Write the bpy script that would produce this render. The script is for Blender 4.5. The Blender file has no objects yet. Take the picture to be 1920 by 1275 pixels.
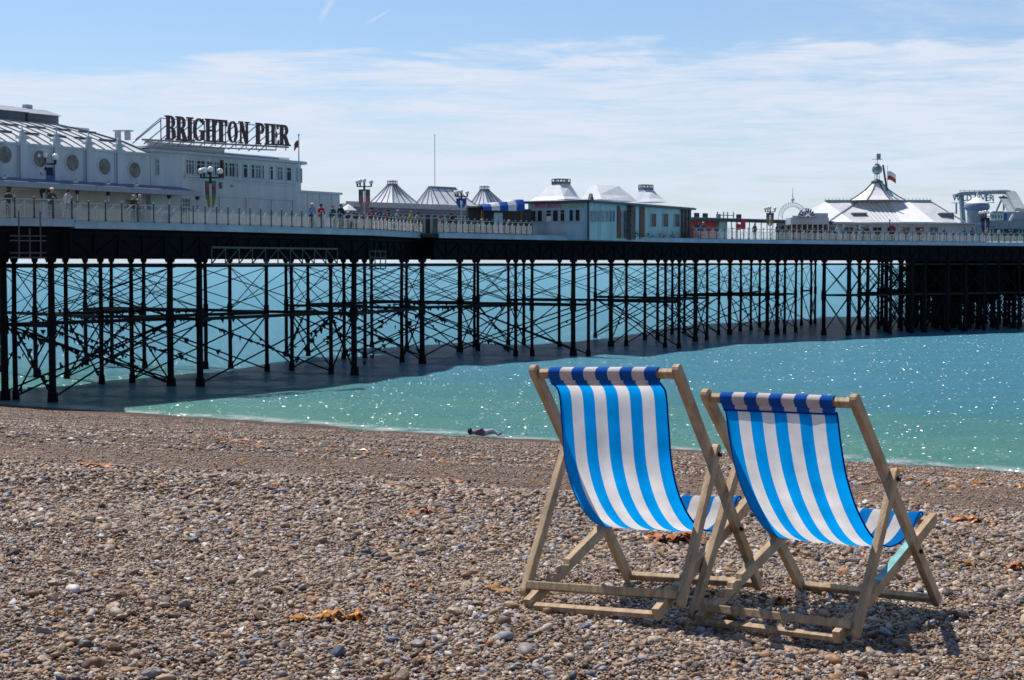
import bpy, bmesh, math, random
import numpy as np
from mathutils import Vector, Matrix
random.seed(7); rng = np.random.default_rng(7)
R = math.radians
sc = bpy.context.scene
# ------------------------------------------------------------------ camera
FPX = 3000.0; HOR = 492.0; TH = math.atan((637.5-HOR)/FPX)
cam_d = bpy.data.cameras.new("camera"); cam = bpy.data.objects.new("camera", cam_d)
sc.collection.objects.link(cam); sc.camera = cam
cam_d.sensor_width = 36; cam_d.lens = 36*FPX/1920
cam.location = (0, 0, 0); cam.rotation_euler = (R(90)-TH, 0, 0)
cam_d.clip_start = .1; cam_d.clip_end = 60000
cam_d.dof.use_dof = True; cam_d.dof.focus_distance = 6.6; cam_d.dof.aperture_fstop = 22
# ------------------------------------------------------------------ sun and sky
SUN_EL, SUN_AZ = R(64), R(-44)            # azimuth clockwise from +Y
sd = Vector((math.sin(SUN_AZ)*math.cos(SUN_EL), math.cos(SUN_AZ)*math.cos(SUN_EL), math.sin(SUN_EL)))
sun_d = bpy.data.lights.new("sun", 'SUN'); sun = bpy.data.objects.new("sun", sun_d)
sc.collection.objects.link(sun); sun.rotation_euler = sd.to_track_quat('Z', 'Y').to_euler()
sun_d.energy = 5.0; sun_d.angle = R(.5); sun_d.color = (1, .96, .9)
W = bpy.data.worlds.new("World"); sc.world = W; W.use_nodes = True
nt = W.node_tree; N = nt.nodes; L = nt.links; N.clear()
def nd(t, **k):
    n = N.new(t)
    for a, b in k.items(): setattr(n, a, b)
    return n
def wmath(op, a, b=None, c=None, clamp=False):
    m = nd('ShaderNodeMath', operation=op, use_clamp=clamp)
    for i, v in enumerate((a, b, c)):
        if v is None: continue
        if isinstance(v, (int, float)): m.inputs[i].default_value = v
        else: L.new(v, m.inputs[i])
    return m.outputs[0]
sky = nd('ShaderNodeTexSky', sky_type='NISHITA', sun_disc=False, sun_elevation=SUN_EL, sun_rotation=SUN_AZ, altitude=0, air_density=1.0, dust_density=.6, ozone_density=2.0)
bg = nd('ShaderNodeBackground'); bg.inputs[1].default_value = .105
out = nd('ShaderNodeOutputWorld')
tc = nd('ShaderNodeTexCoord'); sp = nd('ShaderNodeSeparateXYZ'); L.new(tc.outputs['Generated'], sp.inputs[0])
az = wmath('ARCTAN2', sp.outputs[0], sp.outputs[1]); el = sp.outputs[2]
cb = nd('ShaderNodeCombineXYZ'); L.new(wmath('MULTIPLY', az, 5.0), cb.inputs[0]); L.new(wmath('MULTIPLY', el, 34.0), cb.inputs[1])
n1 = nd('ShaderNodeTexNoise'); n1.inputs['Scale'].default_value = 1.0; n1.inputs['Detail'].default_value = 8; n1.inputs['Roughness'].default_value = .6; n1.inputs['Distortion'].default_value = .7
L.new(cb.outputs[0], n1.inputs['Vector'])
cb2 = nd('ShaderNodeCombineXYZ'); L.new(wmath('MULTIPLY', az, 14.0), cb2.inputs[0]); L.new(wmath('MULTIPLY', el, 130.0), cb2.inputs[1]); cb2.inputs[2].default_value = 4.3
n2 = nd('ShaderNodeTexNoise'); n2.inputs['Scale'].default_value = 1.0; n2.inputs['Detail'].default_value = 9; n2.inputs['Roughness'].default_value = .68; n2.inputs['Distortion'].default_value = .4
L.new(cb2.outputs[0], n2.inputs['Vector'])
# upper limit of the veil of cloud: higher towards the right
lim = wmath('ADD', wmath('MULTIPLY', az, .035), .128)
lim = wmath('ADD', lim, wmath('MULTIPLY', wmath('SUBTRACT', n1.outputs[0], .5), .06))
lim = wmath('ADD', lim, wmath('MULTIPLY', wmath('SUBTRACT', n2.outputs[0], .5), .03))
m1 = wmath('MULTIPLY_ADD', wmath('SUBTRACT', lim, el), 80.0, .35, clamp=True)
right = wmath('MULTIPLY', wmath('MULTIPLY_ADD', az, 6.0, -.7, clamp=True), .9)
hi = wmath('MULTIPLY_ADD', n1.outputs[0], 3.2, -1.15, clamp=True)
m1 = wmath('MAXIMUM', m1, wmath('MULTIPLY', right, hi))
dens = wmath('MULTIPLY_ADD', n2.outputs[0], 4.2, -1.45, clamp=True)
dens2 = wmath('MULTIPLY_ADD', n1.outputs[0], 2.8, -.85, clamp=True)
dd = wmath('MULTIPLY_ADD', dens2, .5, wmath('MULTIPLY', dens, .62), clamp=True)
mask = wmath('MULTIPLY', m1, wmath('MULTIPLY_ADD', dd, 1.05, .02, clamp=True))
mask = wmath('MULTIPLY', mask, wmath('MULTIPLY_ADD', el, -4.0, 1.9, clamp=True))   # the veil lies low over the sea
lowf = wmath('MULTIPLY_ADD', el, -9.0, 1.0, clamp=True)
mask = wmath('MAXIMUM', mask, wmath('MULTIPLY', lowf, .55))
front = wmath('MULTIPLY_ADD', wmath('ABSOLUTE', az), -1.4, 2.0, clamp=True)        # clear sky over the land behind the beach
mask = wmath('MULTIPLY', mask, wmath('MAXIMUM', front, .12))
def streak_(px0, py0, px1, py1, w, k):
    a0, e0, a1, e1 = (px0-960)/3000, (492-py0)/3000, (px1-960)/3000, (492-py1)/3000
    ln = math.hypot(a1-a0, e1-e0); cx, sx_ = (a1-a0)/ln, (e1-e0)/ln
    da = wmath('SUBTRACT', az, (a0+a1)/2); de = wmath('SUBTRACT', el, (e0+e1)/2)
    al = wmath('ADD', wmath('MULTIPLY', da, cx), wmath('MULTIPLY', de, sx_)); ac = wmath('SUBTRACT', wmath('MULTIPLY', de, cx), wmath('MULTIPLY', da, sx_))
    f1 = wmath('MULTIPLY_ADD', wmath('ABSOLUTE', wmath('DIVIDE', al, ln/2)), -1.6, 1.6, clamp=True)
    f2 = wmath('MULTIPLY_ADD', wmath('ABSOLUTE', wmath('DIVIDE', ac, w)), -1.0, 1.0, clamp=True)
    return wmath('MULTIPLY', wmath('MULTIPLY', f1, f2), wmath('MULTIPLY', n2.outputs[0], k))
mask = wmath('MAXIMUM', mask, streak_(600, 56, 634, 4, .0028, .9)); mask = wmath('MAXIMUM', mask, streak_(684, 58, 738, 28, .0014, .9))
mx = nd('ShaderNodeMix', data_type='RGBA'); mx.inputs[7].default_value = (6.9, 7.6, 8.9, 1)
tint = nd('ShaderNodeMix', data_type='RGBA', blend_type='MULTIPLY'); tint.inputs[0].default_value = 1; tint.inputs[7].default_value = (1.02, 1.11, 1.27, 1)
L.new(sky.outputs[0], tint.inputs[6])
deep = nd('ShaderNodeMix', data_type='RGBA', blend_type='MULTIPLY'); deep.inputs[0].default_value = 1     # deeper blue overhead
zf = wmath('MULTIPLY_ADD', wmath('SUBTRACT', el, .22), -1.1, 1.0, clamp=True); zf = wmath('MAXIMUM', zf, .42); L.new(tint.outputs[2], deep.inputs[6]); L.new(zf, deep.inputs[7])
L.new(mask, mx.inputs[0]); L.new(deep.outputs[2], mx.inputs[6]); L.new(mx.outputs[2], bg.inputs[0]); L.new(bg.outputs[0], out.inputs[0])
sc.view_settings.view_transform = 'Standard'; sc.view_settings.look = 'None'; sc.view_settings.exposure = 0; sc.view_settings.gamma = 1
sc.render.engine = 'CYCLES'
sc.cycles.max_bounces = 8; sc.cycles.transparent_max_bounces = 8
col = sc.collection
# ------------------------------------------------------------------ pixel <-> world helpers (photo measurements, 1920x1275)
cT, sT = math.cos(TH), math.sin(TH)
def ray(px, py):
    a = (px-960)/FPX; b = (637.5-py)/FPX
    return (a, cT+b*sT, -sT+b*cT)
def at_z(px, py, z):
    d = ray(px, py); t = z/d[2]; return Vector((d[0]*t, d[1]*t, z))
def at_y(px, py, y):
    d = ray(px, py); t = y/d[1]; return Vector((d[0]*t, y, d[2]*t))
SEA = -8.0; DECK = 2.32; FAS = 1.95
AX = Vector((.525, .851)); IN = Vector((-.851, .525))
class Fr:                                   # a vertical plane: u along, v inward, z up
    def __init__(s, p0, d, origin=(0, 0)):
        s.p = Vector(p0); s.d = Vector(d).normalized(); s.n = Vector((-s.d.y, s.d.x))
    def pt(s, u, v, z):
        q = s.p + s.d*u + s.n*v; return Vector((q.x, q.y, z))
    def hit(s, px, py, v=0):
        r = ray(px, py); den = r[0]*s.n.x + r[1]*s.n.y
        t = (s.p.dot(s.n)+v)/den
        q = Vector((r[0]*t, r[1]*t)); return ((q-s.p).dot(s.d), r[2]*t)
    def rect(s, x0, y0, x1, y1, v=0):
        a = s.hit(x0, y0, v); b = s.hit(x1, y1, v)
        return a[0], b[0], min(a[1], b[1]), max(a[1], b[1])
# ------------------------------------------------------------------ materials
MATS = {}
def mat(name, c, rough=.6, var=.12, scale=3.0, metal=0, bump=0, bscale=40, spec=.4, streak=False, c2=None, trans=None):
    if name in MATS: return MATS[name]
    m = bpy.data.materials.new(name); m.use_nodes = True; t = m.node_tree; b = t.nodes['Principled BSDF']
    b.inputs['Roughness'].default_value = rough; b.inputs['Metallic'].default_value = metal; b.inputs['Specular IOR Level'].default_value = spec
    tx = t.nodes.new('ShaderNodeTexCoord'); mp = t.nodes.new('ShaderNodeMapping'); t.links.new(tx.outputs['Object'], mp.inputs[0])
    if streak: mp.inputs['Scale'].default_value = (1, 1, .12)
    n = t.nodes.new('ShaderNodeTexNoise'); n.inputs['Scale'].default_value = scale; n.inputs['Detail'].default_value = 6; n.inputs['Roughness'].default_value = .65
    t.links.new(mp.outputs[0], n.inputs['Vector'])
    r = t.nodes.new('ShaderNodeValToRGB'); t.links.new(n.outputs[0], r.inputs[0])
    d = c2 or tuple(x*(1-var*2.2) for x in c)
    r.color_ramp.elements[0].position = .3; r.color_ramp.elements[0].color = (*d, 1)
    r.color_ramp.elements[1].position = .68; r.color_ramp.elements[1].color = (*[min(x*(1+var*.5), 1) for x in c], 1)
    t.links.new(r.outputs[0], b.inputs['Base Color'])
    if bump:
        n2 = t.nodes.new('ShaderNodeTexNoise'); n2.inputs['Scale'].default_value = bscale; n2.inputs['Detail'].default_value = 4
        t.links.new(mp.outputs[0], n2.inputs['Vector'])
        bp = t.nodes.new('ShaderNodeBump'); bp.inputs['Strength'].default_value = bump; bp.inputs['Distance'].default_value = .01
        t.links.new(n2.outputs[0], bp.inputs['Height']); t.links.new(bp.outputs[0], b.inputs['Normal'])
    MATS[name] = m; return m
white = mat('white_paint', (.50, .57, .64), .5, .10, 1.2, streak=True, spec=.3)
white2 = mat('cream_paint', (.62, .60, .55), .6, .12, 1.0, streak=True)
blueish = mat('pale_blue_paint', (.42, .56, .66), .5, .12, 1.0, streak=True)
aqua = mat('aqua_paint', (.33, .55, .60), .5, .14, 1.5, streak=True)
fasc = mat('fascia_paint', (.36, .48, .58), .5, .14, .8)
iron = mat('dark_iron', (.011, .011, .016), .55, .25, 2.0, bump=.3, bscale=8, spec=.12)
irong = mat('blackened_girder', (.0055, .0065, .012), .8, .25, 1.0, spec=.12)
rust = mat('rusty_pile', (.013, .011, .014), .85, .3, 2.5, c2=(.006, .006, .009), bump=.5, bscale=6, spec=.12)
ggreen = mat('grey_green_steel', (.045, .07, .08), .5, .15, 2)
weedm = mat('dark_weed', (.012, .014, .012), .9, .3, 4)
blackp = mat('black_paint', (.012, .013, .018), .4, .1, 5)
glass = mat('dark_glass', (.022, .028, .04), .3, .3, 1.5, spec=.15)
glassl = mat('grey_glass', (.13, .18, .21), .2, .3, 1.2, spec=.2)
roofw = mat('white_roof', (.82, .83, .86), .35, .08, 1.0, spec=.5)
roofg = mat('grey_roof', (.40, .43, .49), .4, .12, 1.2)
roofl = mat('lead_roof', (.10, .12, .16), .5, .2, 1.5)
ribm = mat('roof_rib', (.06, .07, .10), .5, .1, 2)
letterm = mat('letter_face', (.110, .050, .068), .5, .2, 2)
wood_deck = mat('deck_planks', (.20, .17, .15), .8, .2, 2)
redm = mat('red_panel', (.42, .05, .05), .5, .2, 3)
brownm = mat('brown_panel', (.16, .07, .04), .6, .3, 3)
globem = mat('white_globe', (.85, .86, .88), .25, .03, 2, spec=.6)
bluec = mat('blue_awning', (.02, .08, .42), .7, .1, 3)
whitec = mat('white_awning', (.70, .72, .72), .7, .06, 3)
greenp = mat('planter_leaves', (.07, .09, .03), .8, .3, 6)
grey = mat('grey_panel', (.30, .33, .37), .6, .15, 2)
concrete = mat('grey_concrete', (.28, .29, .30), .8, .2, 2)
# ------------------------------------------------------------------ mesh builder
class MB:
    def __init__(s): s.v = []; s.f = []; s.m = []; s.mi = 0
    def add(s, vs, fs):
        o = len(s.v); s.v += [tuple(v) for v in vs]
        for f in fs: s.f.append([o+i for i in f]); s.m.append(s.mi)
    def box8(s, p):  # bottom 4 ccw, top 4 ccw
        s.add(p, [(3, 2, 1, 0), (4, 5, 6, 7), (0, 1, 5, 4), (1, 2, 6, 5), (2, 3, 7, 6), (3, 0, 4, 7)])
    def box(s, x0, x1, y0, y1, z0, z1):
        s.box8([(x0, y0, z0), (x1, y0, z0), (x1, y1, z0), (x0, y1, z0), (x0, y0, z1), (x1, y0, z1), (x1, y1, z1), (x0, y1, z1)])
    def fbox(s, fr, u0, u1, v0, v1, z0, z1):
        s.box8([fr.pt(u0, v0, z0), fr.pt(u1, v0, z0), fr.pt(u1, v1, z0), fr.pt(u0, v1, z0), fr.pt(u0, v0, z1), fr.pt(u1, v0, z1), fr.pt(u1, v1, z1), fr.pt(u0, v1, z1)])
    def bar(s, p, q, w, h=None, up=(0, 0, 1)):
        p = Vector(p); q = Vector(q); d = (q-p)
        if d.length < 1e-6: return
        d.normalize(); h = h or w; a = d.cross(Vector(up))
        if a.length < 1e-3: a = d.cross(Vector((1, 0, 0)))
        a.normalize(); b = a.cross(d).normalized(); a = a*w/2; b = b*h/2
        s.box8([p-a-b, p+a-b, p+a+b, p-a+b, q-a-b, q+a-b, q+a+b, q-a+b])
    def tube(s, p, q, r, r2=None, n=8, caps=True):
        p = Vector(p); q = Vector(q); d = (q-p).normalized(); r2 = r if r2 is None else r2
        a = d.cross(Vector((0, 0, 1)))
        if a.length < 1e-3: a = Vector((1, 0, 0))
        a.normalize(); b = d.cross(a)
        vs = []
        for c, rr in ((p, r), (q, r2)):
            for i in range(n):
                t = 2*math.pi*i/n; vs.append(c+a*math.cos(t)*rr+b*math.sin(t)*rr)
        fs = [(i, (i+1) % n, n+(i+1) % n, n+i) for i in range(n)]
        if caps: fs += [tuple(range(n))[::-1], tuple(range(n, 2*n))]
        s.add(vs, fs)
    def lathe(s, c, prof, n=16):   # prof: list of (r, z)
        vs = []; fs = []
        for r, z in prof:
            for i in range(n):
                t = 2*math.pi*i/n; vs.append((c[0]+max(r, .001)*math.cos(t), c[1]+max(r, .001)*math.sin(t), c[2]+z))
        for k in range(len(prof)-1):
            for i in range(n): fs.append((k*n+i, k*n+(i+1) % n, (k+1)*n+(i+1) % n, (k+1)*n+i))
        s.add(vs, fs)
    def ball(s, c, r, n=12): s.lathe(c, [(r*math.sin(math.pi*k/8), -r*math.cos(math.pi*k/8)) for k in range(9)], n)
    def prism(s, pts, off):       # polygon (3d) extruded by vector
        n = len(pts); off = Vector(off); a = [Vector(p) for p in pts]; b = [p+off for p in a]
        s.add(a+b, [tuple(range(n))[::-1], tuple(range(n, 2*n))]+[(i, (i+1) % n, n+(i+1) % n, n+i) for i in range(n)])
    def build(s, name, m=None, parent=None, smooth=False):
        me = bpy.data.meshes.new(name); o = bpy.data.objects.new(name, me); col.objects.link(o)
        off = Vector((0, 0, 0)); p = parent
        while p: off += p.location; p = p.parent
        me.from_pydata([(a-off.x, b-off.y, c-off.z) for a, b, c in s.v], [], s.f)
        ms = m if isinstance(m, (list, tuple)) else [m]
        for k in ms: me.materials.append(k)
        if len(ms) > 1: me.polygons.foreach_set('material_index', s.m)
        if smooth: me.polygons.foreach_set('use_smooth', [True]*len(s.f))
        me.validate(); me.update()
        if not parent and s.v:
            pass
        o.parent = parent; return o
def tag(o, label=None, cat=None, group=None, kind=None):
    if label: o['label'] = label
    if cat: o['category'] = cat
    if group: o['group'] = group
    if kind: o['kind'] = kind
    return o
def thing(name, loc, label, cat, group=None):
    o = bpy.data.objects.new(name, None); col.objects.link(o); o.location = loc; o.empty_display_size = .3
    return tag(o, label, cat, group)
def one(parent, name, m, fn, smooth=False):
    b = MB(); fn(b); return b.build(name, m, parent, smooth)
def copytree(o, parent=None):
    c = o.copy(); col.objects.link(c); c.parent = parent
    for ch in [x for x in o.children]: copytree(ch, c)
    return c
# ================================================================== BEACH
U_SEA = 61.6
def ground_z(X, Y):
    X = np.asarray(X, float); Y = np.asarray(Y, float)
    u = .525*X+.851*Y; v = .851*X-.525*Y
    uc = 10.4+.36*(np.clip(v, -14, 4)+6.6)
    A = lambda x, y: -.915-.035*np.clip(x, -14, 14)-.062*np.clip(y, -10, 40)
    du = np.maximum(u-uc, 0)
    # crest point on the same v
    xc = .525*uc+.851*v; yc = .851*uc-.525*v
    zc = np.maximum(A(xc, yc), -2.4)
    sl = (SEA-zc)/(U_SEA-uc)
    far = zc+sl*du
    z = np.where(u < uc, np.maximum(A(X, Y), -2.4), far)
    z = z - .05*np.exp(-((u-uc)/1.2)**2)
    # gentle lumps, walked-over shingle
    l = np.sin(X*1.7+.6*np.sin(Y*1.3))*np.sin(Y*1.9+.8*np.sin(X*.9))*.012+np.sin(X*4.1+Y*2.3)*np.sin(Y*5.2-X*1.7)*.007
    # hollows scuffed under the two chairs
    z = z-.036*np.exp(-(((X-1.2)/.62)**2+((Y-6.05)/.75)**2)**2)-.014*np.exp(-(((X-.50)/.42)**2+((Y-6.25)/.75)**2)**2)
    return z+l
gm = bpy.data.materials.new('shingle'); gm.use_nodes = True
t = gm.node_tree; g = t.nodes; gl = t.links; pb = g['Principled BSDF']; pb.inputs['Roughness'].default_value = .8; pb.inputs['Specular IOR Level'].default_value = .25
tx = g.new('ShaderNodeTexCoord')
def shade_vor(sc_, feat='F1'):
    v = g.new('ShaderNodeTexVoronoi'); v.inputs['Scale'].default_value = sc_; v.feature = feat; gl.new(tx.outputs['Object'], v.inputs['Vector']); return v
PAL = [(.0, (.33, .225, .15)), (.14, (.17, .105, .07)), (.26, (.41, .305, .215)), (.37, (.27, .225, .215)), (.47, (.37, .245, .155)), (.58, (.10, .078, .07)), (.67, (.46, .38, .305)), (.75, (.23, .135, .08)), (.84, (.62, .57, .53)), (.875, (.27, .27, .30)), (.925, (.36, .185, .09)), (.965, (.10, .115, .15))]
def ramp(tree, pal, dark=1.0):
    r = tree.nodes.new('ShaderNodeValToRGB'); r.color_ramp.interpolation = 'CONSTANT'; e = r.color_ramp.elements
    while len(e) < len(pal): e.new(.5)
    for i, (p, c) in enumerate(pal): e[i].position = p; e[i].color = (*[x*dark for x in c], 1)
    return r
va = shade_vor(95); vb = shade_vor(30)
sa = g.new('ShaderNodeSeparateColor'); gl.new(va.outputs['Color'], sa.inputs[0]); ra = ramp(t, PAL, .66); gl.new(sa.outputs[0], ra.inputs[0])  # palette darkened, shade in the gaps between pebbles put into the ground colour
sb = g.new('ShaderNodeSeparateColor'); gl.new(vb.outputs['Color'], sb.inputs[0]); rb = ramp(t, PAL, .80); gl.new(sb.outputs[1], rb.inputs[0])
mxx = g.new('ShaderNodeMix'); mxx.data_type = 'RGBA'
thr = g.new('ShaderNodeMath'); thr.operation = 'GREATER_THAN'; thr.inputs[1].default_value = .62; gl.new(sb.outputs[2], thr.inputs[0]); gl.new(thr.outputs[0], mxx.inputs[0])
gl.new(ra.outputs[0], mxx.inputs[6]); gl.new(rb.outputs[0], mxx.inputs[7])
nl = g.new('ShaderNodeTexNoise'); nl.inputs['Scale'].default_value = .8; nl.inputs['Roughness'].default_value = .8; nl.inputs['Detail'].default_value = 8; gl.new(tx.outputs['Object'], nl.inputs['Vector'])
rl = g.new('ShaderNodeValToRGB'); rl.color_ramp.elements[0].position = .35; rl.color_ramp.elements[0].color = (.66, .60, .58, 1); rl.color_ramp.elements[1].position = .65; rl.color_ramp.elements[1].color = (1.25, 1.13, 1.06, 1); gl.new(nl.outputs[0], rl.inputs[0])
ml = g.new('ShaderNodeMix'); ml.data_type = 'RGBA'; ml.blend_type = 'MULTIPLY'; ml.inputs[0].default_value = 1; gl.new(mxx.outputs[2], ml.inputs[6]); gl.new(rl.outputs[0], ml.inputs[7])
# wet margin at the water's edge
sx = g.new('ShaderNodeSeparateXYZ'); gl.new(tx.outputs['Object'], sx.inputs[0])
wz = g.new('ShaderNodeMath'); wz.operation = 'MULTIPLY_ADD'; wz.use_clamp = True; wz.inputs[1].default_value = 2.5; wz.inputs[2].default_value = 2.5*7.62; gl.new(sx.outputs[2], wz.inputs[0])
wr = g.new('ShaderNodeMix'); wr.data_type = 'RGBA'; wr.blend_type = 'MULTIPLY'; wr.inputs[0].default_value = 1
wm = g.new('ShaderNodeMapRange'); gl.new(wz.outputs[0], wm.inputs[0]); wm.inputs[3].default_value = .55; wm.inputs[4].default_value = 1.0
gl.new(ml.outputs[2], wr.inputs[6]); gl.new(wm.outputs[0], wr.inputs[7]); gl.new(wr.outputs[2], pb.inputs['Base Color'])
inv = g.new('ShaderNodeMath'); inv.operation = 'SUBTRACT'; inv.inputs[0].default_value = 1; gl.new(va.outputs['Distance'], inv.inputs[1])
inv2 = g.new('ShaderNodeMath'); inv2.operation = 'SUBTRACT'; inv2.inputs[0].default_value = 1; gl.new(vb.outputs['Distance'], inv2.inputs[1])
hs = g.new('ShaderNodeMath'); hs.operation = 'MULTIPLY_ADD'; gl.new(inv2.outputs[0], hs.inputs[0]); hs.inputs[1].default_value = 2.2; gl.new(inv.outputs[0], hs.inputs[2])
gb = g.new('ShaderNodeBump'); gb.inputs['Distance'].default_value = .012; gb.inputs['Strength'].default_value = 1; gl.new(hs.outputs[0], gb.inputs['Height']); gl.new(gb.outputs[0], pb.inputs['Normal'])
def grid_mesh(name, Xs, Ys, Zs, m, smooth=True):
    r, c = Xs.shape; me = bpy.data.meshes.new(name)
    co = np.stack([Xs, Ys, Zs], -1).reshape(-1, 3)
    i = np.arange(r*c).reshape(r, c)
    q = np.stack([i[:-1, :-1], i[:-1, 1:], i[1:, 1:], i[1:, :-1]], -1).reshape(-1, 4)
    me.vertices.add(len(co)); me.vertices.foreach_set('co', co.ravel())
    me.loops.add(q.size); me.loops.foreach_set('vertex_index', q.ravel().astype(np.int32))
    me.polygons.add(len(q)); me.polygons.foreach_set('loop_start', np.arange(0, q.size, 4, dtype=np.int32)); me.polygons.foreach_set('loop_total', np.full(len(q), 4, np.int32))
    me.polygons.foreach_set('use_smooth', np.full(len(q), smooth))
    me.update(calc_edges=True); me.materials.append(m)
    o = bpy.data.objects.new(name, me); col.objects.link(o); return o
Yr = np.concatenate([np.arange(-30, 3, 1.5), np.arange(3, 15, .06), 15*1.02**np.arange(0, 115)])
rr = np.linspace(-1, 1, 240)
Yg, rg = np.meshgrid(Yr, rr, indexing='ij'); Xg = rg*(5+.75*np.abs(Yg))
zg = ground_z(Xg, Yg)
def vnoise(X, Y, s, seed):
    r2 = np.random.default_rng(seed); T = r2.random((256, 256)); x = X*s; y = Y*s
    xi = np.floor(x).astype(int); yi = np.floor(y).astype(int); fx = x-xi; fy = y-yi; fx = fx*fx*(3-2*fx); fy = fy*fy*(3-2*fy)
    a = T[xi % 256, yi % 256]; b = T[(xi+1) % 256, yi % 256]; c = T[xi % 256, (yi+1) % 256]; d = T[(xi+1) % 256, (yi+1) % 256]
    return (a*(1-fx)+b*fx)*(1-fy)+(c*(1-fx)+d*fx)*fy-.5
zg = zg+vnoise(Xg, Yg, 6, 1)*.018*(Yg < 16)+vnoise(Xg, Yg, .9, 2)*.07+vnoise(Xg, Yg, .3, 3)*.12*(Yg > 16)
tag(grid_mesh('beach_ground', Xg, Yg, zg, gm), kind='structure')
def gz(X, Y):
    X = np.asarray(X, float); Y = np.asarray(Y, float)
    return ground_z(X, Y)+vnoise(X, Y, 6, 1)*.018*(Y < 16)+vnoise(X, Y, .9, 2)*.07+vnoise(X, Y, .3, 3)*.12*(Y > 16)
# ---- pebbles: instanced stones (stuff)
pm = bpy.data.materials.new('pebble'); pm.use_nodes = True; t2 = pm.node_tree; p2 = t2.nodes['Principled BSDF']
p2.inputs['Roughness'].default_value = .55; p2.inputs['Specular IOR Level'].default_value = .35
oi = t2.nodes.new('ShaderNodeObjectInfo'); r3 = ramp(t2, PAL, 1.04); t2.links.new(oi.outputs['Random'], r3.inputs[0])
tc2 = t2.nodes.new('ShaderNodeTexCoord'); nn = t2.nodes.new('ShaderNodeTexNoise'); nn.inputs['Scale'].default_value = 2.2; nn.inputs['Detail'].default_value = 5; t2.links.new(tc2.outputs['Object'], nn.inputs['Vector'])
rm = t2.nodes.new('ShaderNodeMapRange'); rm.inputs[1].default_value = .3; rm.inputs[2].default_value = .7; rm.inputs[3].default_value = .72; rm.inputs[4].default_value = 1.22; t2.links.new(nn.outputs[0], rm.inputs[0])
mm = t2.nodes.new('ShaderNodeMix'); mm.data_type = 'RGBA'; mm.blend_type = 'MULTIPLY'; mm.inputs[0].default_value = 1; t2.links.new(r3.outputs[0], mm.inputs[6]); t2.links.new(rm.outputs[0], mm.inputs[7]); t2.links.new(mm.outputs[2], p2.inputs['Base Color'])
pcol = bpy.data.collections.new('pebble_shapes')
for k in range(10):
    bm = bmesh.new(); bmesh.ops.create_icosphere(bm, subdivisions=2, radius=1.0)
    ph = rng.random(9)*6.28; fl = rng.uniform(.36, .72); el_ = rng.uniform(.55, .95); cuts = [(Vector(rng.normal(0, 1, 3)).normalized(), rng.uniform(.55, .85)) for _ in range(5 if k < 6 else 2)]
    for v in bm.verts:
        c = v.co.copy(); d = 1+.13*math.sin(2.1*c.x+ph[0])*math.sin(1.7*c.y+ph[1])+.10*math.sin(3.3*c.z+ph[2]+c.x*2)+.05*math.sin(5*c.y+ph[3])
        
        p_ = c*d
        for cn, cd in cuts:
            q_ = p_.dot(cn)
            if q_ > cd: p_ -= cn*(q_-cd)*.92
        v.co = Vector((p_.x, p_.y*el_, p_.z*fl))
    me = bpy.data.meshes.new('pebble_shape'); bm.to_mesh(me); bm.free(); me.polygons.foreach_set('use_smooth', [k % 2 == 0]*len(me.polygons)); me.materials.append(pm)
    pcol.objects.link(bpy.data.objects.new('pebble_shape', me))
def scatter(n, y0, y1, rmin, rmax, power, sink, zone):
    Y = np.sqrt(rng.random(n)*(y1**2-y0**2)+y0**2) if y0 > 0 else rng.random(n)*y1
    X = (rng.random(n)*2-1)*(.34*Y+1.9)
    u = .525*X+.851*Y; v = .851*X-.525*Y; uc = 10.4+.36*(np.clip(v, -14, 4)+6.6)
    k = (u < uc+rng.normal(0, .25, n)) if zone == 'near' else (u > uc) & (u < 58) if zone == 'far' else u < 99
    X = X[k]; Y = Y[k]; n = len(X)
    s = rmin*(rmax/rmin)**(rng.random(n)**power)
    return X, Y, gz(X, Y)+s*sink*.5+rng.random(n)*.004, s
parts = [scatter(270000, 4.0, 10, .0045, .010, 1.1, .6, 'near'), scatter(150000, 4.0, 16, .007, .019, 1.8, .8, 'near'), scatter(3000, 4.0, 12, .018, .036, 2.4, .8, 'near'),
         scatter(30000, 7.5, 16, .011, .029, 1.5, .9, 'near'), scatter(90000, 9, 30, .007, .014, 1.8, .6, 'far'), scatter(1500, 10, 40, .012, .035, 1.8, .6, 'far'), scatter(75000, 20, 78, .018, .05, 1.2, .5, 'far')]
PX, PY, PZ, PS = [np.concatenate([p[i] for p in parts]) for i in range(4)]
n = len(PX); me = bpy.data.meshes.new('pebbles'); me.vertices.add(n); me.vertices.foreach_set('co', np.stack([PX, PY, PZ], -1).ravel())
a = me.attributes.new('ps', 'FLOAT', 'POINT'); a.data.foreach_set('value', PS)
rot = np.stack([rng.normal(0, .35, n), rng.normal(0, .35, n), rng.random(n)*6.283], -1)
a = me.attributes.new('pr', 'FLOAT_VECTOR', 'POINT'); a.data.foreach_set('vector', rot.ravel())
a = me.attributes.new('pi', 'INT', 'POINT'); a.data.foreach_set('value', rng.integers(0, 10, n).astype(np.int32))
po = bpy.data.objects.new('pebbles', me); col.objects.link(po); tag(po, 'tan grey and brown flint pebbles covering the upper beach', 'pebbles', kind='stuff')
ng = bpy.data.node_groups.new('scatter_pebbles', 'GeometryNodeTree'); ng.interface.new_socket('Geometry', in_out='INPUT', socket_type='NodeSocketGeometry'); ng.interface.new_socket('Geometry', in_out='OUTPUT', socket_type='NodeSocketGeometry')
gi = ng.nodes.new('NodeGroupInput'); go = ng.nodes.new('NodeGroupOutput'); ip = ng.nodes.new('GeometryNodeInstanceOnPoints'); ci = ng.nodes.new('GeometryNodeCollectionInfo')
ci.inputs['Collection'].default_value = pcol; ci.inputs['Separate Children'].default_value = True; ci.inputs['Reset Children'].default_value = True
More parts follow.
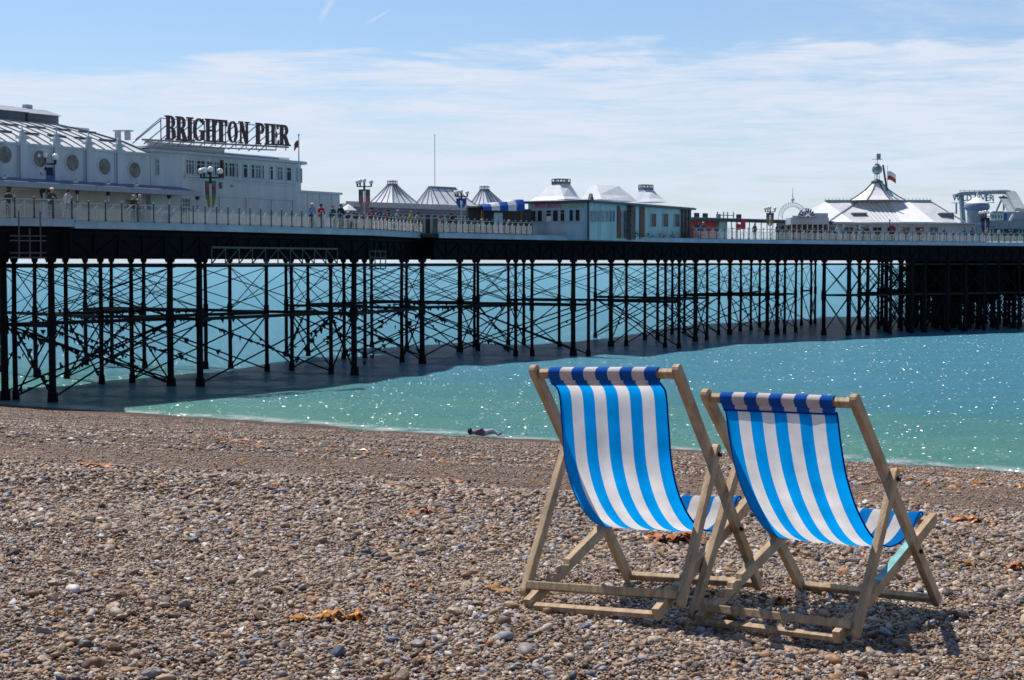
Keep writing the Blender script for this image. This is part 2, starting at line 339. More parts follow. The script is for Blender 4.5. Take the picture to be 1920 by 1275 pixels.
def na(nm, ty):
    x = ng.nodes.new('GeometryNodeInputNamedAttribute'); x.data_type = ty; x.inputs['Name'].default_value = nm; return [o for o in x.outputs if o.enabled and o.name == 'Attribute'][0]
e2r = ng.nodes.new('FunctionNodeEulerToRotation'); ng.links.new(na('pr', 'FLOAT_VECTOR'), e2r.inputs[0])
ng.links.new(gi.outputs[0], ip.inputs['Points']); ng.links.new(ci.outputs[0], ip.inputs['Instance']); ip.inputs['Pick Instance'].default_value = True
ng.links.new(na('pi', 'INT'), ip.inputs['Instance Index']); ng.links.new(e2r.outputs[0], ip.inputs['Rotation']); ng.links.new(na('ps', 'FLOAT'), ip.inputs['Scale']); ng.links.new(ip.outputs[0], go.inputs[0])
md = po.modifiers.new('scatter', 'NODES'); md.node_group = ng
# ================================================================== SEA
wmat = bpy.data.materials.new('sea_water'); wmat.use_nodes = True; t = wmat.node_tree; g = t.nodes; gl = t.links; pb = g['Principled BSDF']
g.remove(pb); wdif = g.new('ShaderNodeBsdfDiffuse'); wgl = g.new('ShaderNodeBsdfGlossy'); wgl.inputs['Roughness'].default_value = .09
wgl2 = g.new('ShaderNodeBsdfGlossy'); wgl2.inputs['Roughness'].default_value = .19; wgl2.inputs['Color'].default_value = (.06, .06, .058, 1)
wmix = g.new('ShaderNodeMixShader'); wadd = g.new('ShaderNodeAddShader'); wfr = g.new('ShaderNodeFresnel'); wfr.inputs[0].default_value = 1.33
geo = g.new('ShaderNodeNewGeometry'); s3 = g.new('ShaderNodeSeparateXYZ'); gl.new(geo.outputs['Position'], s3.inputs[0])
def gm_(op, a, b=None, c=None, clamp=False):
    m = g.new('ShaderNodeMath'); m.operation = op; m.use_clamp = clamp
    for i, v in enumerate((a, b, c)):
        if v is None: continue
        if isinstance(v, (int, float)): m.inputs[i].default_value = v
        else: gl.new(v, m.inputs[i])
    return m.outputs[0]
uu = gm_('ADD', gm_('MULTIPLY', s3.outputs[0], .525), gm_('MULTIPLY', s3.outputs[1], .851))
def wnoise(scale, stretch=(1, 1, 1), detail=4, rough=.6):
    mp = g.new('ShaderNodeMapping'); mp.inputs['Scale'].default_value = stretch; mp.inputs['Rotation'].default_value = (0, 0, R(-20)); gl.new(geo.outputs['Position'], mp.inputs[0])
    n = g.new('ShaderNodeTexNoise'); n.inputs['Scale'].default_value = scale; n.inputs['Detail'].default_value = detail; n.inputs['Roughness'].default_value = rough; gl.new(mp.outputs[0], n.inputs['Vector']); return n.outputs[0]
patch = wnoise(.035, (1, 2, 1), 5)
near_f = gm_('MULTIPLY_ADD', uu, -1/38., 1+U_SEA/38.+.1, clamp=True)
nf = gm_('MULTIPLY_ADD', gm_('SUBTRACT', patch, .5), 1.3, near_f, clamp=True)
cr = g.new('ShaderNodeValToRGB'); e = cr.color_ramp.elements; e[0].position = 0; e[0].color = (.095, .300, .420, 1); e[1].position = 1; e[1].color = (.130, .335, .290, 1)
x = e.new(.5); x.color = (.095, .295, .345, 1); gl.new(gm_('MULTIPLY_ADD', gm_('SUBTRACT', wnoise(.16, (.5, 2.2, 1), 6, .7), .5), .9, nf, clamp=True), cr.inputs[0])  # stretched noise puts light and dark swell streaks into the water colour
# foam at the very edge
fn = wnoise(.9, (1, 1, 1), 6, .7); fn2 = wnoise(.12, (1, 1, 1), 3)
edge = gm_('ABSOLUTE', gm_('SUBTRACT', gm_('ADD', uu, gm_('MULTIPLY', fn2, 3.0)), U_SEA+2.3))
foam = gm_('MULTIPLY', gm_('MULTIPLY_ADD', edge, -.8, 1.0, clamp=True), gm_('MULTIPLY_ADD', fn, 7.0, -2.9, clamp=True))
fm = g.new('ShaderNodeMix'); fm.data_type = 'RGBA'; fm.inputs[7].default_value = (.62, .66, .66, 1); gl.new(foam, fm.inputs[0]); gl.new(cr.outputs[0], fm.inputs[6]); gl.new(fm.outputs[2], wdif.inputs['Color'])
w1 = wnoise(.8, (.8, 1.2, 1), 7, .72); w2 = wnoise(3.2, (.85, 1.15, 1), 5, .75)
hh = gm_('ADD', gm_('MULTIPLY', w1, .45), gm_('MULTIPLY', w2, .42))
wb = g.new('ShaderNodeBump'); wb.inputs['Strength'].default_value = .95; wb.inputs['Distance'].default_value = 1.0; gl.new(hh, wb.inputs['Height'])
gl.new(wb.outputs[0], wdif.inputs['Normal'])
wb2 = g.new('ShaderNodeBump'); wb2.inputs['Strength'].default_value = .5; wb2.inputs['Distance'].default_value = 1.0; gl.new(hh, wb2.inputs['Height'])
for n_w in (wgl, wfr): gl.new(wb2.outputs[0], n_w.inputs['Normal'])
fac = gm_('MINIMUM', gm_('MULTIPLY', wfr.outputs[0], .34), .34); gl.new(fac, wmix.inputs[0]); gl.new(wdif.outputs[0], wmix.inputs[1]); gl.new(wgl.outputs[0], wmix.inputs[2])
# sun glitter: small steep wavelet facets, each with its own tilt, in drifting patches
vr = g.new('ShaderNodeTexVoronoi'); vr.inputs['Scale'].default_value = 10.0; gl.new(geo.outputs['Position'], vr.inputs['Vector'])
vm = g.new('ShaderNodeVectorMath'); vm.operation = 'SUBTRACT'; gl.new(vr.outputs['Color'], vm.inputs[0]); vm.inputs[1].default_value = (.5, .5, -.05)
vx = g.new('ShaderNodeVectorMath'); vx.operation = 'MULTIPLY'; gl.new(vm.outputs[0], vx.inputs[0]); vx.inputs[1].default_value = (1.5, 1.5, .9)
vn = g.new('ShaderNodeVectorMath'); vn.operation = 'NORMALIZE'; gl.new(vx.outputs[0], vn.inputs[0]); gl.new(vn.outputs[0], wgl2.inputs['Normal'])
gp = gm_('MULTIPLY_ADD', wnoise(.30, (.5, 2.0, 1), 6, .75), 8.0, -3.3, clamp=True); gp = gm_('MAXIMUM', gp, gm_('MULTIPLY_ADD', edge, -.30, 1.15, clamp=True)); gc = g.new('ShaderNodeMix'); gc.data_type = 'RGBA'; gc.inputs[6].default_value = (0, 0, 0, 1); gc.inputs[7].default_value = (.030, .030, .028, 1); gl.new(gp, gc.inputs[0]); gl.new(gc.outputs[2], wgl2.inputs['Color'])
gl.new(wmix.outputs[0], wadd.inputs[0]); gl.new(wgl2.outputs[0], wadd.inputs[1]); gl.new(wadd.outputs[0], g['Material Output'].inputs[0])
Yr = 34*(1.0125**np.arange(0, 530)); Yr = Yr[Yr < 24000]
rr = np.linspace(-1.1, 1.1, 330); Yg, rg = np.meshgrid(Yr, rr, indexing='ij'); Xg = rg*(Yg+10)
amp = np.clip(140/Yg, 0, 1)*.08
zw = amp*(np.sin(.55*Xg*.5+.9*Yg+1.5*np.sin(.11*Xg))*.5+np.sin(.35*Xg-.6*Yg+2*np.sin(.07*Yg))*.4+vnoise(Xg, Yg, .5, 5)*1.2)
uw = .525*Xg+.851*Yg
zw = zw*np.clip((uw-U_SEA)/6+.15, .1, 1)
zw += .22*np.exp(-((uw-U_SEA-5.0-vnoise(Xg, Yg, .06, 8)*5)/.8)**2)*np.clip((Xg+0)/10+.3, .15, 1)
tag(grid_mesh('sea_water', Xg, Yg, SEA+zw, wmat), kind='structure')
# ================================================================== DECKCHAIRS
timber = mat('weathered_beech', (.54, .385, .235), .6, .16, 9, bump=.35, bscale=60, c2=(.27, .175, .10))
timber.node_tree.nodes['Mapping'].inputs['Scale'].default_value = (5, 1, 1)
teal = mat('worn_turquoise_paint', (.22, .50, .50), .5, .2, 12)
boltm = mat('bolt_steel', (.05, .045, .045), .4, .2, 20, metal=.6)
labelm = mat('white_sticker', (.72, .76, .82), .4, .08, 8)
def cloth(name, c, tr, c_t=None):
    m = bpy.data.materials.new(name); m.use_nodes = True; t = m.node_tree; g = t.nodes; l = t.links; g.clear()
    o = g.new('ShaderNodeOutputMaterial'); df = g.new('ShaderNodeBsdfDiffuse'); tr_ = g.new('ShaderNodeBsdfTranslucent'); mi = g.new('ShaderNodeMixShader')
    tx = g.new('ShaderNodeTexCoord'); n = g.new('ShaderNodeTexNoise'); n.inputs['Scale'].default_value = 9; n.inputs['Detail'].default_value = 6; l.new(tx.outputs['Object'], n.inputs['Vector'])
    mr = g.new('ShaderNodeMapRange'); mr.inputs[1].default_value = .3; mr.inputs[2].default_value = .7; mr.inputs[3].default_value = .80; mr.inputs[4].default_value = 1.06; l.new(n.outputs[0], mr.inputs[0])
    for sh, cc in ((df, c), (tr_, c_t or c)):
        mm = g.new('ShaderNodeMix'); mm.data_type = 'RGBA'; mm.blend_type = 'MULTIPLY'; mm.inputs[0].default_value = 1; mm.inputs[6].default_value = (*cc, 1); l.new(mr.outputs[0], mm.inputs[7]); l.new(mm.outputs[2], sh.inputs[0])
    # canvas weave
    wv = g.new('ShaderNodeTexNoise'); wv.inputs['Scale'].default_value = 420; l.new(tx.outputs['Object'], wv.inputs['Vector']); bp = g.new('ShaderNodeBump'); bp.inputs['Strength'].default_value = .25; bp.inputs['Distance'].default_value = .002
    l.new(wv.outputs[0], bp.inputs['Height']); l.new(bp.outputs[0], df.inputs['Normal'])
    mi.inputs[0].default_value = tr; l.new(df.outputs[0], mi.inputs[1]); l.new(tr_.outputs[0], mi.inputs[2]); l.new(mi.outputs[0], o.inputs[0]); return m
CB = cloth('blue_canvas', (.010, .27, .82), .58, (.0, .40, 1.0)); CW = cloth('white_canvas', (.90, .90, .92), .54, (.90, .88, .88))
HB = cloth('blue_canvas_doubled_shaded', (.02, .12, .50), .22); HW = cloth('white_canvas_doubled_shaded', (.74, .66, .67), .22)  # doubled hem passes less sun; its shade is also put into darker colours
CE = cloth('blue_canvas_edge', (.0, .06, .45), .3)
def stadium(p, q, h, n=7, r0=True, r1=True):   # outline in local (y,z) of a rail with rounded ends
    p = Vector(p); q = Vector(q); d = (q-p).normalized(); b = Vector((-d.y, d.x)); o = []
    if r1:
        for i in range(n+1):
            a = -math.pi/2+math.pi*i/n; o.append(q+d*math.cos(a)*h/2+b*math.sin(a)*h/2)
    else: o += [q-b*h/2, q+b*h/2]
    if r0:
        for i in range(n+1):
            a = math.pi/2+math.pi*i/n; o.append(p+d*math.cos(a)*h/2+b*math.sin(a)*h/2)
    else: o += [p+b*h/2, p-b*h/2]
    return o
def rail(parent, name, x, w, outline, m=timber, bev=.003, label=None):
    b = MB(); b.prism([(x-w/2, y, z) for y, z in outline], (w, 0, 0)); o = b.build(name, m, parent)
    if bev: k = o.modifiers.new('bevel', 'BEVEL'); k.width = bev; k.segments = 2; k.limit_method = 'ANGLE'
    if label: o['label'] = label
    return o
def lbox(parent, name, x0, x1, p, q, th, m=timber, up=None):  # bar across x, cross-section from p to q (y,z) with thickness th
    p = Vector(p); q = Vector(q); d = (q-p).normalized(); b = Vector((-d.y, d.x))*th/2
    o = [p-b, q-b, q+b, p+b]; return rail(parent, name, (x0+x1)/2, x1-x0, [(c.x, c.y) for c in o], m, .004)
def deckchair(sh, pose, label, ccurve, paint=False, hemdrop=.0):
    yt, zt, yb, yr, yf, zf, tt, ycb, zcb, wb, wc, tp = sh
    root = thing('deckchair', pose[:3], label, 'deckchair', 'striped deckchairs on the shingle')
    yaw, pit, rol = pose[3:]
    root.rotation_euler = (Matrix.Rotation(yaw, 3, 'Z') @ Matrix.Rotation(pit, 3, 'X') @ Matrix.Rotation(rol, 3, 'Y')).to_euler()
    ORG = root.location.copy()
    root.location = (0, 0, 0)
    A0 = Vector((yt, zt)); A1 = Vector((yb, .02)); B0 = Vector((yr, .02)); B1 = Vector((yf, zf)); C0 = A0+(A1-A0)*tt; C1 = Vector((ycb, zcb))
    dA = (A1-A0).normalized(); dB = (B1-B0).normalized(); nB = Vector((-dB.y, dB.x)); nA = Vector((dA.y, -dA.x))
    h = .045
    for sx in (-1, 1):
        rail(root, 'back_rail', sx*.29, .027, stadium(A0+dA*.005, A1, .046, r1=False))
    # seat rails with notches cut in the upper edge near the rear
    for sx in (-1, 1):
        top = []
        Lb = (B1-B0).length
        o = [B0-nB*h/2, B1-nB*h/2, B1+nB*h/2]
        for s in (.36, .28, .20):
            a = B0+dB*s; o += [a+nB*h/2, a-dB*.012+nB*(h/2-.020), a-dB*.055+nB*h/2]
        o += [B0+nB*h/2]
        rl_ = rail(root, 'seat_rail', sx*wb, .028, [(c.x, c.y) for c in o], timber, .002)
        if paint and sx > 0:
            rl_['label'] = 'seat rail with worn turquoise paint on its top edge'
            a0 = B0+dB*.42; a1 = B0+dB*.80; rail(rl_, 'painted_edge', wb, .0285, [(c.x, c.y) for c in (a0+nB*(h/2-.003), a1+nB*(h/2-.003), a1+nB*(h/2+.002), a0+nB*(h/2+.002))], teal, 0)
    for sx in (-1, 1):
        rail(root, 'prop_rail', sx*(wc+.004), .026, stadium(C0-(C1-C0).normalized()*.02, C1+(C1-C0).normalized()*.02, .044))
        for P_, xx in ((C0, sx*(wc+.02)), (A0+(A1-A0)*tp, sx*.305)):
            b = MB(); b.tube((xx-.010*1, P_.x, P_.y), (xx+.006*sx+.004, P_.x, P_.y), .009, n=10); b.tube((xx-.010, P_.x, P_.y), (xx+.011*sx, P_.x, P_.y), .005, n=8); b.build('pivot_bolt', boltm, root)
    # cross bars
    lbox(root, 'head_bar', -.276, .276, A0+dA*.004, A0+dA*.040, .022)
    lbox(root, 'front_foot_bar', -.276, .276, A1-dA*.035, A1+dA*.0, .024)
    lbox(root, 'rear_foot_bar', -wb+.014, wb-.014, B0+dB*.002-nB*.010, B0+dB*.034-nB*.010, .020)
    lbox(root, 'seat_front_bar', -wb+.014, wb-.014, B1-dB*.050, B1-dB*.008, .024)
    dC = (C1-C0).normalized(); lbox(root, 'prop_bar', -wc+.009, wc-.009, C1+Vector((-.035, .012)), C1+Vector((.035, -.002)), .030)
    # canvas
    pts = [Vector(c) for c in ccurve]
    def cr_(P, n):
        o = []
        Q = [P[0]*2-P[1]]+P+[P[-1]*2-P[-2]]
        for i in range(1, len(Q)-2):
            for k in range(n):
                t = k/n; a, b_, c, d = Q[i-1], Q[i], Q[i+1], Q[i+2]
                o.append(.5*((2*b_)+(c-a)*t+(2*a-5*b_+4*c-d)*t*t+(3*b_-a-3*c+d)*t**3))
        return o+[P[-1]]
    cur = cr_(pts, 8)
    # wrap over the head bar: down the far side, over the top, down the near side
    e = .0175
    wrapf = [A0+dA*.065+nA*e, A0+dA*.02+nA*e*1.05, A0+dA*.002+nA*e*.9, A0-dA*.004, A0+dA*.002-nA*e*.9, A0+dA*.02-nA*e*1.05]
    ncol = 36; cw = .218
    def sheet(name, line, mats, parent, cwf, yoff=0, wr=0, x0f=None):
        vs = []; fs = []; mi = []
        n = len(line)
        for j, p in enumerate(line):
            w_, sh_ = cwf(j/(n-1))
            for i in range(ncol+1):
                a = i/ncol*2-1
                s = j/(n-1)
                wob = wr*(math.sin(a*9+s*3)*.5+math.sin(a*17+1+s*5)*.3)*math.sin(math.pi*min(s*1.1, 1))
                curl = .010*abs(a)**6*math.sin(math.pi*min(1, s*1.0)) if wr else 0
                vs.append((a*w_+sh_, p.x+wob+curl, p.y+wob*.3+curl*.6))
        for j in range(n-1):
            for i in range(ncol):
                fs.append((j*(ncol+1)+i, j*(ncol+1)+i+1, (j+1)*(ncol+1)+i+1, (j+1)*(ncol+1)+i))
                mi.append(int(i*9/ncol) % 2)
        b = MB(); b.v = vs; b.f = [list(f) for f in fs]; b.m = mi
        return b.build(name, mats, parent, True)
    cv = sheet('canvas', cur, [CB, CW], root, lambda s: (cw, (.0 if s > .1 else .0)), wr=.0055)
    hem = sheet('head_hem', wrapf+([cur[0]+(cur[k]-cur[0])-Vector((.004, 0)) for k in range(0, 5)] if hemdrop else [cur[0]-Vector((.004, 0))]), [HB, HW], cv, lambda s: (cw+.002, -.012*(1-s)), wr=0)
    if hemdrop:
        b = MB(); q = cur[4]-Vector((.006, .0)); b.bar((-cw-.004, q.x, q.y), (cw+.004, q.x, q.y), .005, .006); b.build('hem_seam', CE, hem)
    # stitched edges
    for sx in (-1, 1):
        b = MB()
        for k in range(len(cur)-1):
            y_ = .010*math.sin(math.pi*min(1, k/(len(cur)-1)))
            y2 = .010*math.sin(math.pi*min(1, (k+1)/(len(cur)-1)))
            b.bar((sx*cw, cur[k].x+y_, cur[k].y+y_*.6), (sx*cw, cur[k+1].x+y2, cur[k+1].y+y2*.6), .005, .005)
        b.build('stitched_edge', CE, cv)
    root.location = ORG
    return root
C1S = (-.4185, .8908, .4787, -.5286, .4541, .3667, .3618, -.4213, .0743, .2561, .3111, .7098)
C2S = (-.4321, .8488, .4876, -.5056, .5001, .3529, .3597, -.4371, .0528, .2659, .3128, .7244)
deckchair(C1S, (.5296, 6.198, -1.3155, -.4881, -.0764, -.0338), 'left blue and white striped deckchair with bare wooden rails, nearer the dark pier legs',
          [(-.402, .842), (-.348, .80), (-.325, .68), (-.292, .53), (-.205, .40), (-.06, .30), (.10, .262), (.24, .272), (.34, .312), (.395, .366), (.43, .382), (.458, .376), (.465, .348)])
c2_ = deckchair(C2S, (1.1854, 6.0778, -1.3522, -.5861, -.0487, -.0136), 'right blue and white striped deckchair with turquoise paint on one seat rail',
          [(-.418, .80), (-.405, .775), (-.375, .68), (-.312, .55), (-.205, .425), (-.06, .32), (.10, .266), (.25, .270), (.37, .308), (.435, .352), (.474, .371), (.502, .364), (.509, .338)], paint=True, hemdrop=.05)
b = MB(); b.box(-.02, .07, -.500, -.478, .0275, .0290); b.build('sticker', labelm, c2_)
# ================================================================== SEAWEED CLUMPS, FLINTS AND PERSON ON THE BEACH
sw = [mat('amber_kelp', (.66, .27, .035), .35, .3, 25, c2=(.34, .11, .012), spec=.7), mat('orange_kelp', (.48, .17, .035), .4, .3, 25, c2=(.24, .07, .015), spec=.6), mat('ochre_kelp', (.40, .22, .07), .5, .3, 20, c2=(.18, .10, .03))]
def kelp(name, px, py, w, hgt, mi, label, seed, depth=.5, n=5):
    r_ = random.Random(seed); p = at_z(px, py, -1.3)
    for _ in range(40):
        z = float(gz(p.x, p.y)); q = at_z(px, py, z); p = p*.5+q*.5
    b = MB()
    for k in range(n):
        a0 = r_.uniform(-.6, .6)+(math.pi if r_.random() < .5 else 0); L_ = w*r_.uniform(.35, .75); ww = w*r_.uniform(.22, .42); cx = p.x+r_.uniform(-.35, .35)*w; cy = p.y+r_.uniform(-.25, .25)*w*depth
        ns = 9; vs = []
        for i in range(ns+1):
            s = i/ns; hz = hgt*(math.sin(math.pi*s)*(.55+.3*math.sin(k*2.1+s*4))+.06*math.sin(s*11+k))+.010; x = cx+math.cos(a0+.8*math.sin(s*3+k))*(s-.5)*L_; y = cy+math.sin(a0+.8*math.sin(s*3+k))*(s-.5)*L_*depth
            wd = ww*(math.sin(math.pi*(.12+.8*s)))*r_.uniform(.7, 1.3)
            dx, dy = -math.sin(a0), math.cos(a0)
            z0 = float(gz(x, y))
            for q in (-1, -.4, .3, 1):
                vs.append((x+dx*wd*q*.5, y+dy*wd*q*.5, z0+hz+abs(q)*math.sin(s*9+k*1.7+q)*hgt*.30))
        fs = [(i*4+j, i*4+j+1, (i+1)*4+j+1, (i+1)*4+j) for i in range(ns) for j in range(3)]
        b.add(vs, fs)
    o = b.build(name, sw[mi], None, True); so = o.modifiers.new('thick', 'SOLIDIFY'); so.thickness = .002
    o.location = (p.x, p.y, p.z); o.data.transform(Matrix.Translation(-Vector((p.x, p.y, p.z))))
    tag(o, label, 'seaweed', 'dried seaweed scraps on the shingle'); return o
KE = [(648, 1166, .15, .032, 0, 'largest crinkled amber seaweed scrap, on pebbles at lower centre left', 6), (562, 1168, .13, .02, 0, 'flat amber seaweed strip just left of the largest crinkled scrap', 3),
      (1100, 1150, .09, .02, 1, 'small orange seaweed scrap under the rear foot bar of the left deckchair', 3), (790, 966, .22, .03, 1, 'long orange seaweed strip lying on grey pebbles left of the left deckchair', 5),
      (740, 918, .22, .02, 0, 'thin amber seaweed strip beyond the long orange one, near the beach crest', 4), (1270, 1018, .30, .05, 1, 'heap of orange brown seaweed seen under the left deckchair canvas', 7),
      (1552, 1022, .14, .03, 0, 'amber seaweed scrap seen under the right deckchair canvas', 3), (1828, 982, .22, .04, 0, 'ochre seaweed clump on pebbles right of the right deckchair', 4),
      (1822, 1066, .14, .035, 2, 'curled pale ochre seaweed leaf right of the right deckchair', 2), (1902, 1070, .14, .035, 1, 'rust red seaweed scrap at the right edge of the beach', 3),
      (722, 1115, .04, .02, 0, 'tiny amber seaweed flake above the largest crinkled scrap', 2), (782, 1106, .06, .015, 1, 'thin orange seaweed flake right of the tiny amber one', 2),
      (920, 1110, .16, .02, 2, 'pale ochre seaweed strand left of the left deckchair feet', 2), (180, 876, .32, .02, 1, 'row of rusty seaweed on grey stones at the beach crest, far left', 8),
      (615, 948, .10, .02, 0, 'small gold seaweed tuft among stones left of centre', 3), (1470, 1135, .10, .03, 1, 'dark orange seaweed between the rails of the right deckchair', 3),
      (105, 1160, .05, .02, 2, 'dull green seaweed scrap low at the far left', 2), (920, 952, .18, .02, 1, 'orange seaweed scrap just behind the left deckchair', 3), (845, 905, .25, .02, 1, 'orange seaweed scrap on the crest behind the left deckchair', 4)]
for i, k in enumerate(KE): kelp('seaweed', *k[:6], seed=20+i, n=k[6])
# strand line on the far slope: one scatter of tiny dry weed nobody could count
b = MB(); r_ = random.Random(5)
for line, nn_ in (((-16, 0), 300), ((-9, 0), 330), ((-27, 0), 220)):
    for i in range(nn_):
        v = r_.uniform(-22, 10); u = 61.6+line[0]*1.5+math.sin(v*.5)*1.2+r_.gauss(0, .5); X = .525*u+.851*v; Y = .851*u-.525*v
        s = r_.uniform(.03, .10); z = float(gz(X, Y))+.01; a = r_.uniform(0, 3.14)
        b.add([(X-s*math.cos(a), Y-s*math.sin(a)*.6, z), (X+s*.2, Y-s*.4, z+.03), (X+s*math.cos(a), Y+s*math.sin(a)*.6, z+.01), (X, Y+s*.5, z+.04)], [(0, 1, 2, 3)])
for i in range(420):
    v = r_.uniform(-14, 5); uc = 10.4+.36*(max(-14, min(4, v))+6.6); u = uc+r_.uniform(.5, 8); X = .525*u+.851*v; Y = .851*u-.525*v
    s = r_.uniform(.01, .035); z = float(gz(X, Y))+.012; a = r_.uniform(0, 3.14)
    b.add([(X-s*math.cos(a), Y-s*math.sin(a)*.6, z), (X+s*.2, Y-s*.4, z+.015), (X+s*math.cos(a), Y+s*math.sin(a)*.6, z+.01), (X, Y+s*.5, z+.018)], [(0, 1, 2, 3)])
tag(b.build('seaweed_strand_line', sw[0]), 'thin lines of tiny orange seaweed bits along the lower beach', 'seaweed', kind='stuff')
# ================================================================== PEOPLE
skin = mat('skin', (.45, .27, .20), .5, .08, 6)
def skinmesh(name, verts, edges, rad, matfn, mats, sub=2):
    me = bpy.data.meshes.new('skin_cage'); me.from_pydata(verts, edges, []); o = bpy.data.objects.new('skin_cage', me); col.objects.link(o)
    md = o.modifiers.new('skin', 'SKIN'); md.use_smooth_shade = True
    for i, r in enumerate(rad): me.skin_vertices[0].data[i].radius = (r[0], r[1]) if isinstance(r, tuple) else (r, r)
    me.skin_vertices[0].data[0].use_root = True
    s = o.modifiers.new('sub', 'SUBSURF'); s.levels = s.render_levels = sub
    dg = bpy.context.evaluated_depsgraph_get(); nm = bpy.data.meshes.new_from_object(o.evaluated_get(dg)); nm.name = name
    bpy.data.objects.remove(o); bpy.data.meshes.remove(me)
    nm.materials.clear()
    for m in mats: nm.materials.append(m)
    for p in nm.polygons: p.material_index = matfn(p.center); p.use_smooth = True
    return nm
def body(pose):
    # x right, y forward; pelvis root
    if pose == 'stand': sh = dict(hl=(-.22, .02, .80), el=(-.25, .0, 1.08), hr=(.22, .05, .80), er=(.25, .0, 1.08), kl=(-.09, .02, .50), kr=(.09, .02, .50), fl=(-.10, .0, .07), fr=(.10, .0, .07), ln=0, arm=None)
    if pose == 'lean': sh = dict(hl=(-.16, .42, 1.03), el=(-.27, .22, 1.06), hr=(.16, .42, 1.03), er=(.27, .22, 1.06), kl=(-.09, .0, .50), kr=(.09, .03, .50), fl=(-.10, -.05, .07), fr=(.10, .02, .07), ln=.18, arm=None)
    if pose == 'walk': sh = dict(hl=(-.23, .20, .85), el=(-.26, .0, 1.08), hr=(.23, -.18, .84), er=(.25, -.08, 1.1), kl=(-.09, -.06, .50), kr=(.09, .14, .52), fl=(-.09, -.30, .10), fr=(.09, .26, .07), ln=.03, arm=None)
    if pose == 'sit': sh = dict(hl=(-.14, .35, .72), el=(-.26, .1, .78), hr=(.14, .35, .72), er=(.26, .1, .78), kl=(-.10, .42, .50), kr=(.10, .42, .50), fl=(-.10, .42, .07), fr=(.10, .45, .07), ln=.05, arm=None)
    l = sh['ln']; dz = -.42 if pose == 'sit' else 0
    V = [(0, 0, .93+dz), (0, l*.4, 1.12+dz), (0, l*.8, 1.32+dz), (0, l, 1.44+dz), (0, l+.02, 1.52+dz), (0, l+.03, 1.60+dz), (0, l+.03, 1.69+dz),
         (-.09, 0, .88+dz), sh['kl'], sh['fl'], (sh['fl'][0], sh['fl'][1]+.14, .04), (.09, 0, .88+dz), sh['kr'], sh['fr'], (sh['fr'][0], sh['fr'][1]+.14, .04),
         (-.17, l*.9, 1.40+dz), sh['el'], sh['hl'], (.17, l*.9, 1.40+dz), sh['er'], sh['hr']]
    E_ = [(0, 1), (1, 2), (2, 3), (3, 4), (4, 5), (5, 6), (0, 7), (7, 8), (8, 9), (9, 10), (0, 11), (11, 12), (12, 13), (13, 14), (3, 15), (15, 16), (16, 17), (3, 18), (18, 19), (19, 20)]
    Rd = [(.15, .11), (.14, .10), (.17, .11), (.12, .08), (.055, .055), (.085, .10), (.07, .08), .095, .065, .045, .04, .095, .065, .045, .04, .065, .048, .035, .065, .048, .035]
    return V, E_, Rd, l, dz
shirt0 = mat('cloth_grey', (.2, .2, .22), .8, .1); trous0 = mat('cloth_dark', (.04, .045, .06), .8, .1); hair0 = mat('hair_dark', (.03, .02, .018), .6, .1)
BODY = {}
for ps in ('stand', 'lean', 'walk', 'sit'):
    V, E_, Rd, l, dz = body(ps)
    def mf(c, dz=dz, ps=ps):
        if c.z > 1.47+dz: return 0
        hands = (abs(c.x) > .19 and c.z < .95 and c.z > .6 and ps in ('stand', 'walk')) or (ps in('lean', 'sit') and c.y > .30 and c.z > .6)
        if hands: return 0
        if c.z > .95+dz: return 1
        if ps == 'sit' and c.z > .62 and abs(c.x) < .3 and c.y < .2: return 1
        return 2
    BODY[ps] = (skinmesh('person_body', V, E_, Rd, mf, [skin, shirt0, trous0], 1), l, dz)
HAIR = {}
def hairmesh(kind):
    b = MB()
    if kind == 'hair': b.lathe((0, -.015, 0), [(.001, .115), (.06, .10), (.095, .05), (.105, -.01), (.098, -.06), (.07, -.085)], 10)
    if kind == 'cap': b.lathe((0, 0, 0), [(.001, .12), (.07, .105), (.108, .06), (.112, .02)], 10); b.box(-.07, .07, .08, .19, .018, .032)
    if kind == 'hat': b.lathe((0, 0, 0), [(.001, .14), (.08, .13), (.10, .05), (.19, .035), (.19, .025), (.09, .02)], 12)
    me = b.build('tmp', hair0, None, True); m_ = me.data; bpy.data.objects.remove(me); return m_
for k in ('hair', 'cap', 'hat'): HAIR[k] = hairmesh(k)
CL = {}
def clr(c):
    if c not in CL: CL[c] = mat('clothing_%d' % len(CL), c, .85, .12, 8)
    return CL[c]
def person(loc, rz, pose, shirt, trou, hk, hc, label, h=1.0, group='people on the pier deck', cat='person', skinm=None):
    me, l, dz = BODY[pose]
    root = thing('person', loc, label, cat, group); root.rotation_euler = (0, 0, rz); root.scale = (h, h, h)
    o = bpy.data.objects.new('body', me); col.objects.link(o); o.parent = root
    for i, m in enumerate((skinm or skin, clr(shirt), clr(trou))):
        o.material_slots[i].link = 'OBJECT'; o.material_slots[i].material = m
    k = bpy.data.objects.new('hair' if hk == 'hair' else 'hat', HAIR[hk]); col.objects.link(k); k.parent = root; k.location = (0, l+.03, 1.645+dz)
    k.material_slots[0].link = 'OBJECT'; k.material_slots[0].material = clr(hc)
    return root
